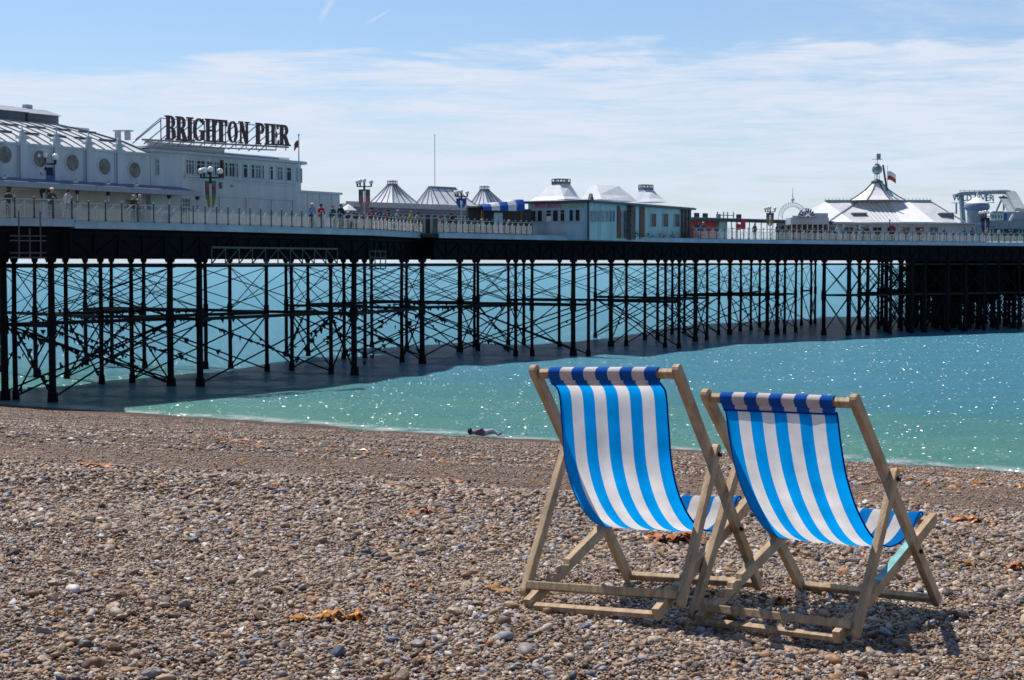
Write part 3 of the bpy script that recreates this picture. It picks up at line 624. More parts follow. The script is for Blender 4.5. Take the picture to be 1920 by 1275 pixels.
# ---- person lying near the waterline
def lying():
    p = at_z(905, 816, -1.5); Yl = 50.
    for _ in range(1):
        best = None
        for Yt in np.arange(20, 75, .25):
            q = at_y(908, 815, Yt); d = abs(q.z-float(gz(q.x, q.y)))
            if best is None or d < best[0]: best = (d, q)
    q = best[1]; z0 = float(gz(q.x, q.y))
    root = thing('person', (q.x, q.y, z0), 'person lying on the shingle at the water edge in a dark striped top', 'person')
    V = [(0, 0, .13), (-.25, 0, .15), (-.48, .0, .16), (-.58, 0, .15), (-.68, 0, .14), (-.79, 0, .15),
         (.12, -.09, .13), (.5, -.10, .22), (.85, -.10, .07), (.92, -.1, .16), (.12, .09, .13), (.48, .12, .16), (.9, .14, .08), (.95, .14, .18),
         (-.47, -.17, .15), (-.25, -.28, .22), (-.02, -.12, .27), (-.47, .17, .15), (-.6, .38, .10), (-.8, .30, .08)]
    E_ = [(0, 1), (1, 2), (2, 3), (3, 4), (4, 5), (0, 6), (6, 7), (7, 8), (8, 9), (0, 10), (10, 11), (11, 12), (12, 13), (2, 14), (14, 15), (15, 16), (2, 17), (17, 18), (18, 19)]
    Rd = [.14, .14, .15, .06, .09, .08, .10, .07, .045, .035, .10, .07, .045, .035, .06, .045, .04, .06, .045, .04]
    stripe = bpy.data.materials.new('striped_top'); stripe.use_nodes = True; t = stripe.node_tree; w = t.nodes.new('ShaderNodeTexWave'); w.inputs['Scale'].default_value = 4; tcx = t.nodes.new('ShaderNodeTexCoord'); t.links.new(tcx.outputs['Object'], w.inputs[0])
    r = t.nodes.new('ShaderNodeValToRGB'); r.color_ramp.interpolation = 'CONSTANT'; r.color_ramp.elements[0].color = (.04, .035, .06, 1); r.color_ramp.elements[1].position = .5; r.color_ramp.elements[1].color = (.38, .25, .32, 1); t.links.new(w.outputs[0], r.inputs[0]); t.links.new(r.outputs[0], t.nodes['Principled BSDF'].inputs['Base Color'])
    me = skinmesh('lying_body', V, E_, Rd, lambda c: 0 if c.x < -.6 or c.x > .86 else (1 if c.x < .05 else 2), [skin, stripe, clr((.5, .56, .68))])
    o = bpy.data.objects.new('body', me); col.objects.link(o); o.parent = root
    k = bpy.data.objects.new('hair', HAIR['hair']); col.objects.link(k); k.parent = root; k.location = (-.80, 0, .17); k.rotation_euler = (0, R(-80), 0); k.scale = (1.15, 1.15, 1.15)
    root.rotation_euler = (0, 0, R(-12)); root.scale = (.8, 1.0, 1.35)
lying()
# ================================================================== PIER
EP = [(-160, 420.8), (137, 425.0), (137.2, 428.0), (320, 431.6), (640, 440.0), (700, 441.6), (795, 446.8), (822, 446.0), (1000, 449.6), (1300, 455.0), (1620, 458.6), (1920, 461.3), (2150, 463.0)]
EDGE = [at_z(px, py, FAS) for px, py in EP]; E2 = [Vector((p.x, p.y)) for p in EDGE]
pier = thing('pier', (EDGE[3].x, EDGE[3].y, SEA), 'long dark iron pier on braced legs crossing the water behind the beach', 'pier')
def inward(i, w):                                # far-side point for edge vertex i
    return E2[i]+IN*w
wid = [15, 15, 15, 15, 15, 15, 15, 15, 15, 17, 34, 44, 50]
# deck slab
b = MB(); n_ = len(E2)
far = [E2[i]+(IN if i < 9 else Vector((-.66, .75)).normalized())*wid[i] for i in range(n_)]
for i in range(n_-1):
    if (E2[i+1]-E2[i]).length < .3: pass
    a, c, d, e_ = E2[i], E2[i+1], far[i+1], far[i]
    b.box8([(a.x, a.y, FAS+.05), (c.x, c.y, FAS+.05), (d.x, d.y, FAS+.05), (e_.x, e_.y, FAS+.05), (a.x, a.y, DECK), (c.x, c.y, DECK), (d.x, d.y, DECK), (e_.x, e_.y, DECK)])
b.build('deck', wood_deck, pier)
def seg(i, v0, v1, z0, z1, mb, ex=0):
    d = (E2[i+1]-E2[i]); Lg = d.length
    if Lg < .3: return
    fr = Fr(E2[i], d); mb.fbox(fr, -ex, Lg+ex, v0, v1, z0, z1)
b = MB(); b2 = MB()
for i in range(n_-1):
    if i == 6: continue
    seg(i, -.10, -.003, FAS, DECK-.02, b); seg(i, -.16, -.003, DECK-.02, DECK+.05, b, .02)
b.build('fascia', fasc, pier)
# girders: solid-looking near web with flanges, then lattice girders behind
b = MB()
for i in range(n_-1):
    if i == 6: continue
    seg(i, .5, .62, .35, FAS-.02, b); seg(i, .35, .80, .20, .32, b); seg(i, .3, .95, FAS-.35, FAS-.12, b)
    d = E2[i+1]-E2[i]; Lg = d.length
    if Lg > 2:
        fr = Fr(E2[i], d); k = int(Lg/1.6)
        for j in range(k+1):
            u = Lg*j/k; b.fbox(fr, u-.06, u+.06, .38, .497, .33, FAS-.36)
            if j < k: u2 = Lg*(j+1)/k; b.bar(fr.pt(u, .42, .36 if j % 2 else FAS-.4), fr.pt(u2, .42, FAS-.4 if j % 2 else .36), .05, .10)
b.build('edge_girder', irong, pier)
for vv in (4.5, 9.5, 14.2):
    for i in range(n_-1):
        if i == 6 or (E2[i+1]-E2[i]).length < 2: continue
        b = MB(); seg(i, vv, vv+.25, .30, FAS, b); b.build('inner_girder', irong, pier)
# piles: (px, water line py) measured
PL = [(10, 750), (30, 749), (4, 699), (68, 705), (99, 753), (125.6, 712), (162, 685), (191, 719), (211, 681), (248, 717), (271.5, 691), (321, 725), (375.5, 725), (386, 692), (432.7, 691), (501, 697), (537, 670), (547, 695), (578, 667), (621, 701), (644.7, 673), (665, 703), (684, 672), (697.4, 651), (754, 679), (763, 656), (792, 681), (862, 660), (890, 651), (896, 657), (953, 647), (967, 668), (982, 645), (998, 667), (1049, 650), (1075, 667), (1103, 668), (1116, 634), (1145.5, 650), (1174, 648), (1209, 637), (1233, 636), (1247, 653), (1260, 626), (1273, 654), (1283, 624), (1303.5, 641), (1325, 638), (1347, 628), (1368, 627), (1388, 620), (1408, 618), (1424, 612), (1438, 628), (1457, 626), (1471, 624), (1492, 622), (1502.5, 610), (1520, 608), (1528, 607)]
THK = {10, 99, 375.5, 665, 862, 1075, 1145.5, 1303.5, 1438, 1457, 1368, 321, 792}
P = [(at_z(px, py, SEA), .23 if px in THK else .16) for px, py in PL]
# hidden ones left of the frame
for k in range(1, 4): P.append((Vector((-33-4*k, 84-7*k, SEA)), .2)); P.append((Vector((-40-4*k, 92-7*k, SEA)), .17))
def pile(c, r, mb):
    jx = random.uniform(-.05, .05)
    b = mb; b.tube((c.x, c.y, SEA-2.5), (c.x+jx, c.y, -4.0), r*.95, r*.9, 10, False); b.tube((c.x+jx, c.y, -4.15), (c.x+jx, c.y, -3.1), r*1.22, r*1.18, 10)
    b.tube((c.x+jx, c.y, -3.5), (c.x, c.y, .30), r*.9, r*.8, 10, False); b.tube((c.x, c.y, -.35), (c.x, c.y, -.15), r*1.5, r*1.5, 10); b.tube((c.x, c.y, .0), (c.x, c.y, .33), r*1.2, r*1.7, 8)
    b.tube((c.x, c.y, SEA-.3), (c.x, c.y, SEA+.55), r*1.5, r*1.25, 10)
for c, r in P: one(pier, 'pile', rust, lambda b: pile(c, r, b))
# dense pier-head piles
hd = Vector((E2[11]-E2[9])).normalized(); hn = Vector((-hd.y, hd.x)); D_ = []
hl = (E2[12]-E2[9]).length
uu_ = (at_z(1540, 458, FAS)-EDGE[9]).length
k = 0
while uu_ < hl+6:
    for v in (1.0, 4.2, 7.5, 11, 15, 19, 23, 27, 32, 37):
        q = E2[9]+hd*(uu_+random.uniform(-.3, .3))+hn*(v+random.uniform(-.3, .3)); (960+3000*q.x/q.y > 1545+v*4.0+random.uniform(-40, 80)) and D_.append((Vector((q.x, q.y, SEA)), random.choice((.16, .19, .24))))
    uu_ += random.uniform(3.0, 3.8)
D_.sort(key=lambda a: a[0].length)
for c, r in D_[:100-len(P)]: one(pier, 'pile', rust, lambda b: pile(c, r, b))
rest = one(pier, 'pile_cluster', rust, lambda b: [pile(c, r, b) for c, r in D_[100-len(P):]]); rest['kind'] = 'stuff'
# braces and rails between neighbouring piles
allp = [c for c, r in P]
def nb(i, dr, cosm):
    best = None
    for j, c in enumerate(allp):
        if j == i: continue
        w = Vector((c.x-allp[i].x, c.y-allp[i].y)); l = w.length
        if 1.8 < l < 14 and w.normalized().dot(dr) > cosm and (best is None or l < best[0]): best = (l, j)
    return best
links = set()
for i in range(len(allp)):
    for dr, cm in ((AX, .95), (IN, .94)):
        q = nb(i, dr, cm)
        if q: links.add((min(i, q[1]), max(i, q[1])))
rail_b = MB(); weeds = MB(); nbr = 0; xb_rest = MB()
def xbrace(b, A, C, z0, z1, w, drop=None):
    if drop != 0: b.tube((A.x, A.y, z0), (C.x, C.y, z1), w, n=5, caps=False)
    if drop != 1: b.tube((A.x, A.y, z1), (C.x, C.y, z0), w, n=5, caps=False)
def weed(b, A, C, z0, z1, n, L_):
    for _ in range(n):
        s = random.random(); s = s*.9+.05; x = A.x+(C.x-A.x)*s; y = A.y+(C.y-A.y)*s; z = z0+(z1-z0)*s; l = random.uniform(.2, 1)*L_; w = random.uniform(.06, .22)
        dx = w; b.add([(x-dx, y, z+.05), (x+dx, y+.04, z+.05), (x+dx*.3+random.uniform(-.1, .1), y, z-l), (x, y-w, z+.02), (x, y+w, z+.06)], [(0, 1, 2), (3, 4, 2)])
nrl = 0
for i, j in sorted(links):
    A, C = allp[i], allp[j]; l = (A-C).length; z_m = -3.62+random.uniform(-.04, .04)
    def put_rail(z):
        global nrl
        q = MB() if nrl < 100 else rail_b
        q.bar((A.x, A.y, z), (C.x, C.y, z), .16, .22)
        if nrl < 100: q.build('horizontal_rail', iron, pier); nrl += 1
    put_rail(-.2)
    if abs((C-A).normalized().dot(Vector((AX.x, AX.y, 0)))) < .5 or i % 3 == 0: put_rail(z_m)
    b = MB(); xbrace(b, A, C, -.35, -3.5, .034)
    dr = random.choice((None, None, None, 0, 1)); xbrace(b, A, C, -3.8, SEA+random.choice((.2, .5)), .058, dr)
    m_ = .5
    mid = (A+C)/2; b.ball((mid.x, mid.y, (-3.8+SEA+.3)/2), .11, 6)
    if nbr < 100: b.build('cross_brace', iron, pier); nbr += 1
    else: xb_rest.v, xb_rest.f, xb_rest.m = xb_rest.v+b.v, xb_rest.f+[[q+len(xb_rest.v) for q in f] for f in b.f], xb_rest.m+b.m
    near = min(A.y, C.y)
    if near < 135:
        weed(weeds, A, C, z_m, z_m, random.choice((0, 3, 9, 20)), .4); weed(weeds, A, C, -3.8, SEA+.3, random.choice((0, 4, 18)), .42); weed(weeds, A, C, SEA+.3, -3.8, random.choice((0, 0, 14)), .42)
allp = [c for c, r in D_]; links = set()
for i in range(len(allp)):
    for dr, cm in ((hd, .97), (hn, .97)):
        q = nb(i, dr, cm)
        if q: links.add((min(i, q[1]), max(i, q[1])))
hb = MB()
for i, j in sorted(links):
    A, C = allp[i], allp[j]
    for z in (-.2, -3.6): rail_b.bar((A.x, A.y, z), (C.x, C.y, z), .14, .2)
    xbrace(hb, A, C, -.3, -3.5, .05); xbrace(hb, A, C, -3.8, SEA+.3, .05)
x = xb_rest; hb.v, hb.f, hb.m = hb.v+x.v, hb.f+[[q+len(hb.v) for q in f] for f in x.f], hb.m+x.m
o = hb.build('cross_braces', iron, pier); o['kind'] = 'stuff'
o = rail_b.build('horizontal_rails', iron, pier); o['kind'] = 'stuff'; o = weeds.build('hanging_weed', weedm, pier); o['kind'] = 'stuff'
# landing stage: dark screens added to fill in the gloom under the pier head
b = MB(); frh = Fr(E2[9], hd)
u0 = frh.hit(1655, 460)[0]; u1 = frh.hit(2000, 460)[0]
for k in range(95):
    v = random.uniform(4, 20); s_ = random.random()**.8; u = u0+9+v*1.3+s_*(u1-u0); w = random.uniform(.3, 2.2); zb_ = random.uniform(-5.2, -3.4); b.fbox(frh, u, u+w, v, v+.15, zb_, .25)
b.fbox(frh, u0+26, u1+12, 17.2, 17.4, -4.4, .2)
b.build('landing_stage', irong, pier)
# pale lattice gantry and hanging cage under the deck edge, drainpipe
fe = Fr(E2[3], E2[4]-E2[3]); b = MB(); gu0, _ = fe.hit(391, 470); gu1, _ = fe.hit(627, 470)
zt = fe.hit(391, 462)[1]; zb_ = fe.hit(391, 497)[1]
b.fbox(fe, gu0, gu1, -.28, -.20, zt-.12, zt); b.fbox(fe, gu0, gu1, -.28, -.20, zb_, zb_+.13); k = 10
for j in range(k+1):
    u = gu0+(gu1-gu0)*j/k; b.fbox(fe, u-.03, u+.03, -.27, -.21, zb_+.13, zt-.12)
    if j < k:
        u2 = gu0+(gu1-gu0)*(j+1)/k; b.bar(fe.pt(u, -.24, zb_+.1 if j < 5 else zt-.1), fe.pt(u2, -.24, zt-.1 if j < 5 else zb_+.1), .09, .05)
b.build('lattice_gantry', ggreen, pier)
b = MB(); fe2 = Fr(E2[4], E2[5]-E2[4]); a0, a1, z0, z1 = fe2.rect(683, 470, 713, 504)
for u in (a0, (a0*2+a1)/3, (a0+a1*2)/3, a1): b.fbox(fe2, u-.03, u+.03, -.5, -.44, z0, z1)
for z in (z0, z0+.3, (z0+z1)/2+.15, z1-.05): b.fbox(fe2, a0, a1, -.52, -.42, z, z+.05)
b.fbox(fe2, a0, a1, -.4, .3, z0-.05, z0)
b.build('access_cage', ggreen, pier)
b = MB(); fe0 = Fr(E2[0], E2[1]-E2[0]); a0, a1, z0, z1 = fe0.rect(28, 428, 69, 484); scf = mat('scaffold_steel', (.08, .08, .09), .5, .2)
for u in (a0, (a0+a1)/2, a1): b.fbox(fe0, u-.03, u+.03, -.6, -.54, z0, z1+(.9 if u != (a0+a1)/2 else 0))
for z in (z0, z0+.25, z0+.9, z0+1.15): b.fbox(fe0, a0-.5, a1+.3, -.62, -.56, z, z+.06)
b.build('scaffold', scf, pier)
# ---------------------------------------------------------------- railings
def lattice_panel(L_, H, n=3):
    b = MB()
    b.box(0, L_, -.015, .015, H-.05, H); b.box(0, L_, -.012, .012, .06, .10)
    m = 5; st = L_/m; hh_ = (H-.38)
    for k in range(-4, m+1):
        for sgn in (1, -1):
            x0 = k*st; rows = 4
            # one diagonal clipped to the panel
            pts = []
            for s in np.linspace(0, 1, 25):
                x = x0+s*st*rows if sgn > 0 else (m*st-x0)-s*st*rows
                z = .10+s*(hh_-.05)
                if 0 <= x <= L_: pts.append((x, z))
            if len(pts) > 1: b.bar((pts[0][0], .006*sgn, pts[0][1]), (pts[-1][0], .006*sgn, pts[-1][1]), .014, .016, up=(0, 1, 0))
    # pointed top ornament of each cast panel
    b.bar((L_*.5, 0, .12), (L_*.5, 0, H-.06), .03); b.bar((L_*.28, 0, H-.33), (L_*.5, 0, H-.14), .025); b.bar((L_*.72, 0, H-.33), (L_*.5, 0, H-.14), .025)
    b.box(0, L_, -.010, .010, H-.335, H-.31)
    return b
railw = mat('railing_paint', (.50, .54, .53), .5, .12, 4)
def railing(i0, i1, label, sp=1.12, v=.12, group='iron railings along the pier edge', lo=0, hi=None):
    segs = []
    for i in range(i0, i1):
        d = E2[i+1]-E2[i]
        if d.length > .4: segs.append((Fr(E2[i], d), d.length))
    p = segs[0][0].pt(0, v, DECK+.05); root = thing('railing', p, label, 'railing', group); H = 1.06
    for fr, Lg in segs:
        n = max(1, round(Lg/sp)); st = Lg/n; pm_ = lattice_panel(st-.10, H)
        me = None; pmsh = None
        for k in range(n+1):
            q = fr.pt(k*st, v, DECK+.05)
            if pmsh is None:
                b = MB(); b.tube((0, 0, 0), (0, 0, .12), .07, .05, 6); b.tube((0, 0, .12), (0, 0, .5), .04, .035, 6); b.ball((0, 0, .5), .055, 6); b.tube((0, 0, .5), (0, 0, 1.08), .035, .035, 6); b.tube((0, 0, 1.05), (0, 0, 1.12), .05, .05, 6)
                o = b.build('post', blackp); pmsh = o.data; o.parent = root
                b = MB(); b.lathe((0, 0, 1.12), [(.02, 0), (.045, .02), (.045, .05), (.02, .09), (.001, .12)], 6); cp = b.build('finial', railw, None, True); cp.parent = o
                o.location = q-root.location; first = (o, cp)
            else:
                o = first[0].copy(); col.objects.link(o); o.parent = root; o.location = q-root.location; c = first[1].copy(); col.objects.link(c); c.parent = o
            if k < n:
                if me is None: po_ = pm_.build('lattice_panel', railw); me = po_.data
                else: po_ = bpy.data.objects.new('lattice_panel', me); col.objects.link(po_)
                po_.parent = root; a = fr.pt(k*st+.05, v, DECK+.05); po_.location = a-root.location; po_.rotation_euler = (0, 0, math.atan2(fr.d.y, fr.d.x))
    return root
railing(0, 1, 'lattice railing with black posts at the far left, beside the red life buoy case')
railing(2, 4, 'long lattice railing with black posts in front of the letter sign building')
railing(4, 6, 'lattice railing with closely spaced posts in front of the three grey pyramid roofs', .95)
railing(7, 8, 'lattice railing with black posts below the blue and white awning', .85)
railing(9, 11, 'far lattice railing with black posts in front of the large white pavilion', 1.15)
railing(11, 12, 'railing beyond the far right lamp with three banners', 1.0)
# ================================================================== BUILDINGS ON THE PIER
def wall_box(fr, parent, name, m, u0, u1, v0, v1, z0, z1): return one(parent, name, m, lambda b: b.fbox(fr, u0, u1, v0, v1, z0, z1))
def window(fr, parent, u0, u1, z0, z1, v=0, mull=1, trans=0, fm=None, gm=None, fw=.07):
    b = MB()
    b.fbox(fr, u0, u1, v-.05, v+.02, z0, z0+fw); b.fbox(fr, u0, u1, v-.05, v+.02, z1-fw, z1)
    b.fbox(fr, u0, u0+fw, v-.05, v+.02, z0+fw, z1-fw); b.fbox(fr, u1-fw, u1, v-.05, v+.02, z0+fw, z1-fw)
    for k in range(1, mull+1):
        u = u0+(u1-u0)*k/(mull+1); b.fbox(fr, u-fw*.4, u+fw*.4, v-.045, v+.0, z0+fw, z1-fw)
    if trans: z = z0+(z1-z0)*trans; b.fbox(fr, u0+fw, u1-fw, v-.042, v+.0, z-fw*.35, z+fw*.35)
    w = b.build('window', fm or white, parent)
    p = MB(); p.fbox(fr, u0+fw*.5, u1-fw*.5, v-.02, v-.008, z0+fw*.5, z1-fw*.5); p.build('pane', gm or glass, w); return w
# ---- A: long arcade hall with round windows
fa = Fr((-28.5, 93.5), AX)
def H_(px, py, v=0, fr=None): return (fr or fa).hit(px, py, v)
uA0 = H_(-150, 300)[0]; uA1 = H_(281, 300)[0]; zA = H_(281, 291)[1]; zc = H_(150, 353, -1.6)[1]
hall = thing('amusement_hall', fa.pt(uA1-8, 6, DECK), 'long white hall with round windows and curved glazed roof at the far left', 'building')
wall_box(fa, hall, 'wall', white, uA0, uA1, 0, .3, zc-.1, zA)
wall_box(fa, hall, 'lower_wall', white2, uA0, uA1, .35, .6, DECK, zc-.1)
wall_box(fa, hall, 'end_wall', white, uA1-.3, uA1, .3, 11, DECK, zA)
for px in (8, 74, 135, 195, 252):
    py = 290+(px-8)*.119; u, z = H_(px, py)
    rz_ = .50
    b = MB(); n = 24
    ring = []
    for i in range(n):
        t = 2*math.pi*i/n; t2 = 2*math.pi*(i+1)/n
        A = [fa.pt(u+math.cos(a)*r, v, z+math.sin(a)*r) for a in (t, t2) for r, v in ((rz_, -.05), (rz_+.09, -.05), (rz_+.09, .01), (rz_, .01))]
        b.add(A, [(0, 1, 5, 4), (1, 2, 6, 5), (3, 0, 4, 7)])
    w = b.build('round_window', white, hall)
    p = MB(); p.prism([fa.pt(u+math.cos(2*math.pi*i/n)*rz_, -.02, z+math.sin(2*math.pi*i/n)*rz_) for i in range(n)], (0, 0, 0.0001)); 
    p = MB(); p.add([fa.pt(u+math.cos(2*math.pi*i/n)*rz_, -.02, z+math.sin(2*math.pi*i/n)*rz_) for i in range(n)], [tuple(range(n))]); p.build('pane', mat('dim_glass', (.16, .15, .14), .2, .4, 3, c2=(.03, .04, .06)), w)
    # curved moulding line round the bay below the window
for px in (-22, 41, 105, 165, 222):
    u, _ = H_(px, 300)
    def pil(b, u=u):
        b.fbox(fa, u-.22, u+.22, -.16, -.003, zc, zA+.35); b.fbox(fa, u-.34, u-.27, -.06, -.003, zc, zA); b.fbox(fa, u+.27, u+.32, -.06, -.003, zc, zA)
        b.fbox(fa, u-.32, u+.32, -.26, .16, zA+.35, zA+.50); c = fa.pt(u, -.05, zA+.5)
        b.tube(c, c+Vector((0, 0, .22)), .2, .14, 8); b.ball(c+Vector((0, 0, .28)), .13, 8); b.tube(c+Vector((0, 0, .36)), c+Vector((0, 0, .72)), .05, .02, 6)
    one(hall, 'pilaster', white, pil)
wall_box(fa, hall, 'eaves_moulding', white, uA0, uA1+.1, -.12, -.004, zA-.02, zA+.12)
# curved glazed roof
z1r = H_(100, 262, 3.2)[1]; z2r = H_(0, 222, 6.5)[1]
prof = [(0, zA+.1), (1.6, zA+.1+(z2r-zA)*.34), (3.4, zA+.1+(z2r-zA)*.62), (5.2, zA+.1+(z2r-zA)*.84), (7.0, z2r), (8.6, z2r-.1), (11, zA)]
hip = [0, .7, 1.6, 2.7, 4.2, 7.0, 9.0]
b = MB(); step = 4.25; nb_ = int((uA1-uA0)/step)
for k in range(len(prof)-1):
    (v0, z0), (v1, z1) = prof[k], prof[k+1]
    b.add([fa.pt(uA0, v0, z0), fa.pt(uA1-hip[k], v0, z0), fa.pt(uA1-hip[k+1], v1, z1), fa.pt(uA0, v1, z1)], [(0, 1, 2, 3)])
for k in range(3): # hip end
    b.add([fa.pt(uA1-hip[k], prof[k][0], prof[k][1]), fa.pt(uA1-hip[k], 11-min(prof[k][0], 5.4), prof[k][1]), fa.pt(uA1-hip[k+1], 11-min(prof[k+1][0], 5.4), prof[k+1][1]), fa.pt(uA1-hip[k+1], prof[k+1][0], prof[k+1][1])], [(0, 1, 2, 3)])
roof = b.build('roof', mat('white_glazing', (.80, .83, .86), .3, .08, .8, spec=.6), hall)
b = MB(); k = 0; u = uA0
while u < uA1:
    for j in range(4):
        (v0, z0), (v1, z1) = prof[j], prof[j+1]; h0, h1 = hip[j], hip[j+1]
        if u < uA1-h1: b.bar(fa.pt(u, v0, z0+.03), fa.pt(u, v1, z1+.03), .07 if k % 5 else .14, .06)
    u += .85; k += 1
for j in range(4): b.bar(fa.pt(uA1-hip[j], prof[j][0], prof[j][1]+.04), fa.pt(uA1-hip[j+1], prof[j+1][0], prof[j+1][1]+.04), .22, .1)
b.build('glazing_bars', mat('pale_rib', (.13, .15, .19), .5), roof)
b = MB()
for j in (1, 2, 3):
    u = uA0
    while u < uA1-hip[j]-1: b.bar(fa.pt(u, prof[j][0], prof[j][1]+.06), fa.pt(u+1.4, prof[j][0], prof[j][1]+.06), .16, .08); u += 2.1
b.build('roof_gutters', mat('pale_rib', (.13, .15, .19), .5), roof)
def lant(b, x0, x1, yb, yt):
    ua, _ = H_(x0, yb, 6.4); ub, za = H_(x1, yb, 6.4); _, zb2 = H_(x1, yt, 6.4)
    b.fbox(fa, ua, ub, 6.4, 9.2, z2r-.2, zb2)
    return ua, ub, zb2
for x0, x1, yt in ((-120, 48, 211), (52, 110, 218)):
    b = MB(); ua, ub, zt_ = lant(b, x0, x1, 226, yt); ln = b.build('roof_lantern', roofl, hall)
    b = MB(); b.prism([fa.pt(ua-.1, 6.1, zt_), fa.pt(ua-.1, 9.5, zt_), fa.pt(ua-.1, 8.0, zt_+.45), fa.pt(ua-.1, 7.6, zt_+.45)], fa.pt(ub+.1, 0, 0)-fa.pt(ua-.1, 0, 0)); b.fbox(fa, (ua+ub)/2-.3, (ua+ub)/2+.2, 7.6, 8.0, zt_+.35, zt_+.7); b.build('lantern_roof', roofg, ln)
b = MB(); ur0, zr0 = H_(120, 238, 10); ur1, _ = H_(235, 250, 10); b.fbox(fa, ur0, ur1-8, 7.6, 8.0, z2r-.5, z2r+.03); b.build('roof_ridge', roofg, hall)
# small gull-wing vents near the sign
for px in (222, 240):
    u, z = H_(px, 246, 5); b = MB(); b.fbox(fa, u-.14, u+.14, 4.9, 5.2, z-.6, z-.02); b.fbox(fa, u-.22, u+.22, 4.7, 5.3, z-.02, z+.06); b.build('roof_vent', grey, hall)
# verandah roof and posts
uV1 = H_(372, 360, -1.6)[0]
wall_box(fa, hall, 'verandah_roof', white, uA0, uV1, -1.7, .34, zc-.05, zc+.16); wall_box(fa, hall, 'verandah_gutter', mat('gutter_grey', (.30, .34, .40), .5, .1), uA0, uV1+.05, -1.8, -1.703, zc-.12, zc+.20)
b = MB(); b.prism([fa.pt(uA0, -1.6, zc+.165), fa.pt(uA0, -.01, zc+.165), fa.pt(uA0, -.01, zc+.52)], fa.pt(uV1, 0, 0)-fa.pt(uA0, 0, 0)); b.build('verandah_flashing', mat('flashing_and_shade', (.20, .25, .38), .6, .15), hall)
for px in (-40, 17, 82, 145, 203, 260, 317, 370):
    u, _ = H_(px, 370, -1.5)
    def post(b, u=u):
        c = fa.pt(u, -1.5, DECK); b.tube(c, (c.x, c.y, zc-.12), .06, .05, 8)
    ps_ = one(hall, 'verandah_post', white, post)
    def brk(b, u=u):
        c = fa.pt(u, -1.5, zc-.3); b.tube((c.x, c.y, zc-.36), (c.x, c.y, zc-.13), .09, .16, 8); b.tube((c.x, c.y, zc-.9), (c.x, c.y, zc-.78), .09, .09, 8)
    one(ps_, 'bracket', blackp, brk)
for px in (240, 350):
    a = fa.rect(px-5, 372, px+6, 398, .35); window(fa, hall, a[0], a[1], max(DECK+.1, a[2]), a[3], .35, 0, .7, gm=glassl)
# ---- B: two storey block with the letter sign
blk = thing('sign_building', fa.pt(uA1+6, 4, DECK), 'two storey pale blue flat roofed block carrying the big dark letters', 'building')
uB0, uB1 = uA1+.05, H_(553, 320)[0]; zP = H_(553, 287)[1]; zC = H_(553, 306)[1]; zP0 = H_(300, 274)[1]
wall_box(fa, blk, 'wall', white, uB0, uB1, .0, .4, DECK, zC); wall_box(fa, blk, 'end_wall', white, uB1-.4, uB1, .4, 10.8, DECK, zC)
wall_box(fa, blk, 'cornice', white, uB0, uB1+.45, -.35, 11, zC, zC+.14); wall_box(fa, blk, 'cornice_shadow_band', mat('flashing_and_shade', (.2, .25, .38)), uB0, uB1-2, -.22, -.003+.4, zC+.145, zC+.26)  # second box: dark blue strip painted as shade above the cornice
wall_box(fa, blk, 'parapet', blueish, uB0, uB1-.2, .5, 10.5, zC+.26, zP0-.15)
wall_box(fa, blk, 'roof', roofw, uB0, uB1-.1, .4, 10.6, zP0-.145, zP0)
b = MB(); u = uB0+.2
ud = H_(415, 280, .6)[0]
while u < ud: b.fbox(fa, u, u+.09, .28, .497, zP0-.02, zP0+.16); u += .2
b.fbox(fa, uB0, ud, .26, .5, zP0+.165, zP0+.30); b.build('dentil_strip', white2, blk)
a = fa.rect(417, 275, 419, 303, .4); wall_box(fa, blk, 'downpipe', glassl, a[0], a[0]+.08, .36, .49, zC+.3, zP0)
# upper window band
zw0, zw1 = H_(450, 334)[1], H_(450, 306)[1]
wall_box(fa, blk, 'window_band_sill', white, H_(345, 320)[0], uB1+.05, -.14, -.003, zw0-.16, zw0-.02)
wx = [(347, 364, 2, white), (367, 385, 1, white), (386, 398, 1, white), (400, 411, 1, white), (420, 427, 0, white), (428, 440, 1, white), (441, 447, 0, white), (455, 464, 0, white2), (470, 477, 0, white), (478, 489, 1, white), (490, 495, 0, white), (505, 512, 0, white2), (518, 530, 1, white), (536, 546, 0, blueish)]
for i, (x0, x1, mu, fm_) in enumerate(wx):
    ua, _ = H_(x0, 320); ub, _ = H_(x1, 320); window(fa, blk, ua, ub, zw0, zw1, -.003, mu, .72, gm=glass if i % 3 else glassl)
a = fa.rect(412, 304, 415, 334); wall_box(fa, blk, 'red_pipe', mat('dark_red_pipe', (.08, .02, .03), .5), a[0], a[1], -.22, -.06, zw0-.1, zw1+.1)
a = fa.rect(291, 297, 299, 330); window(fa, blk, a[0], a[1], a[2], a[3], -.003, 1, .7)
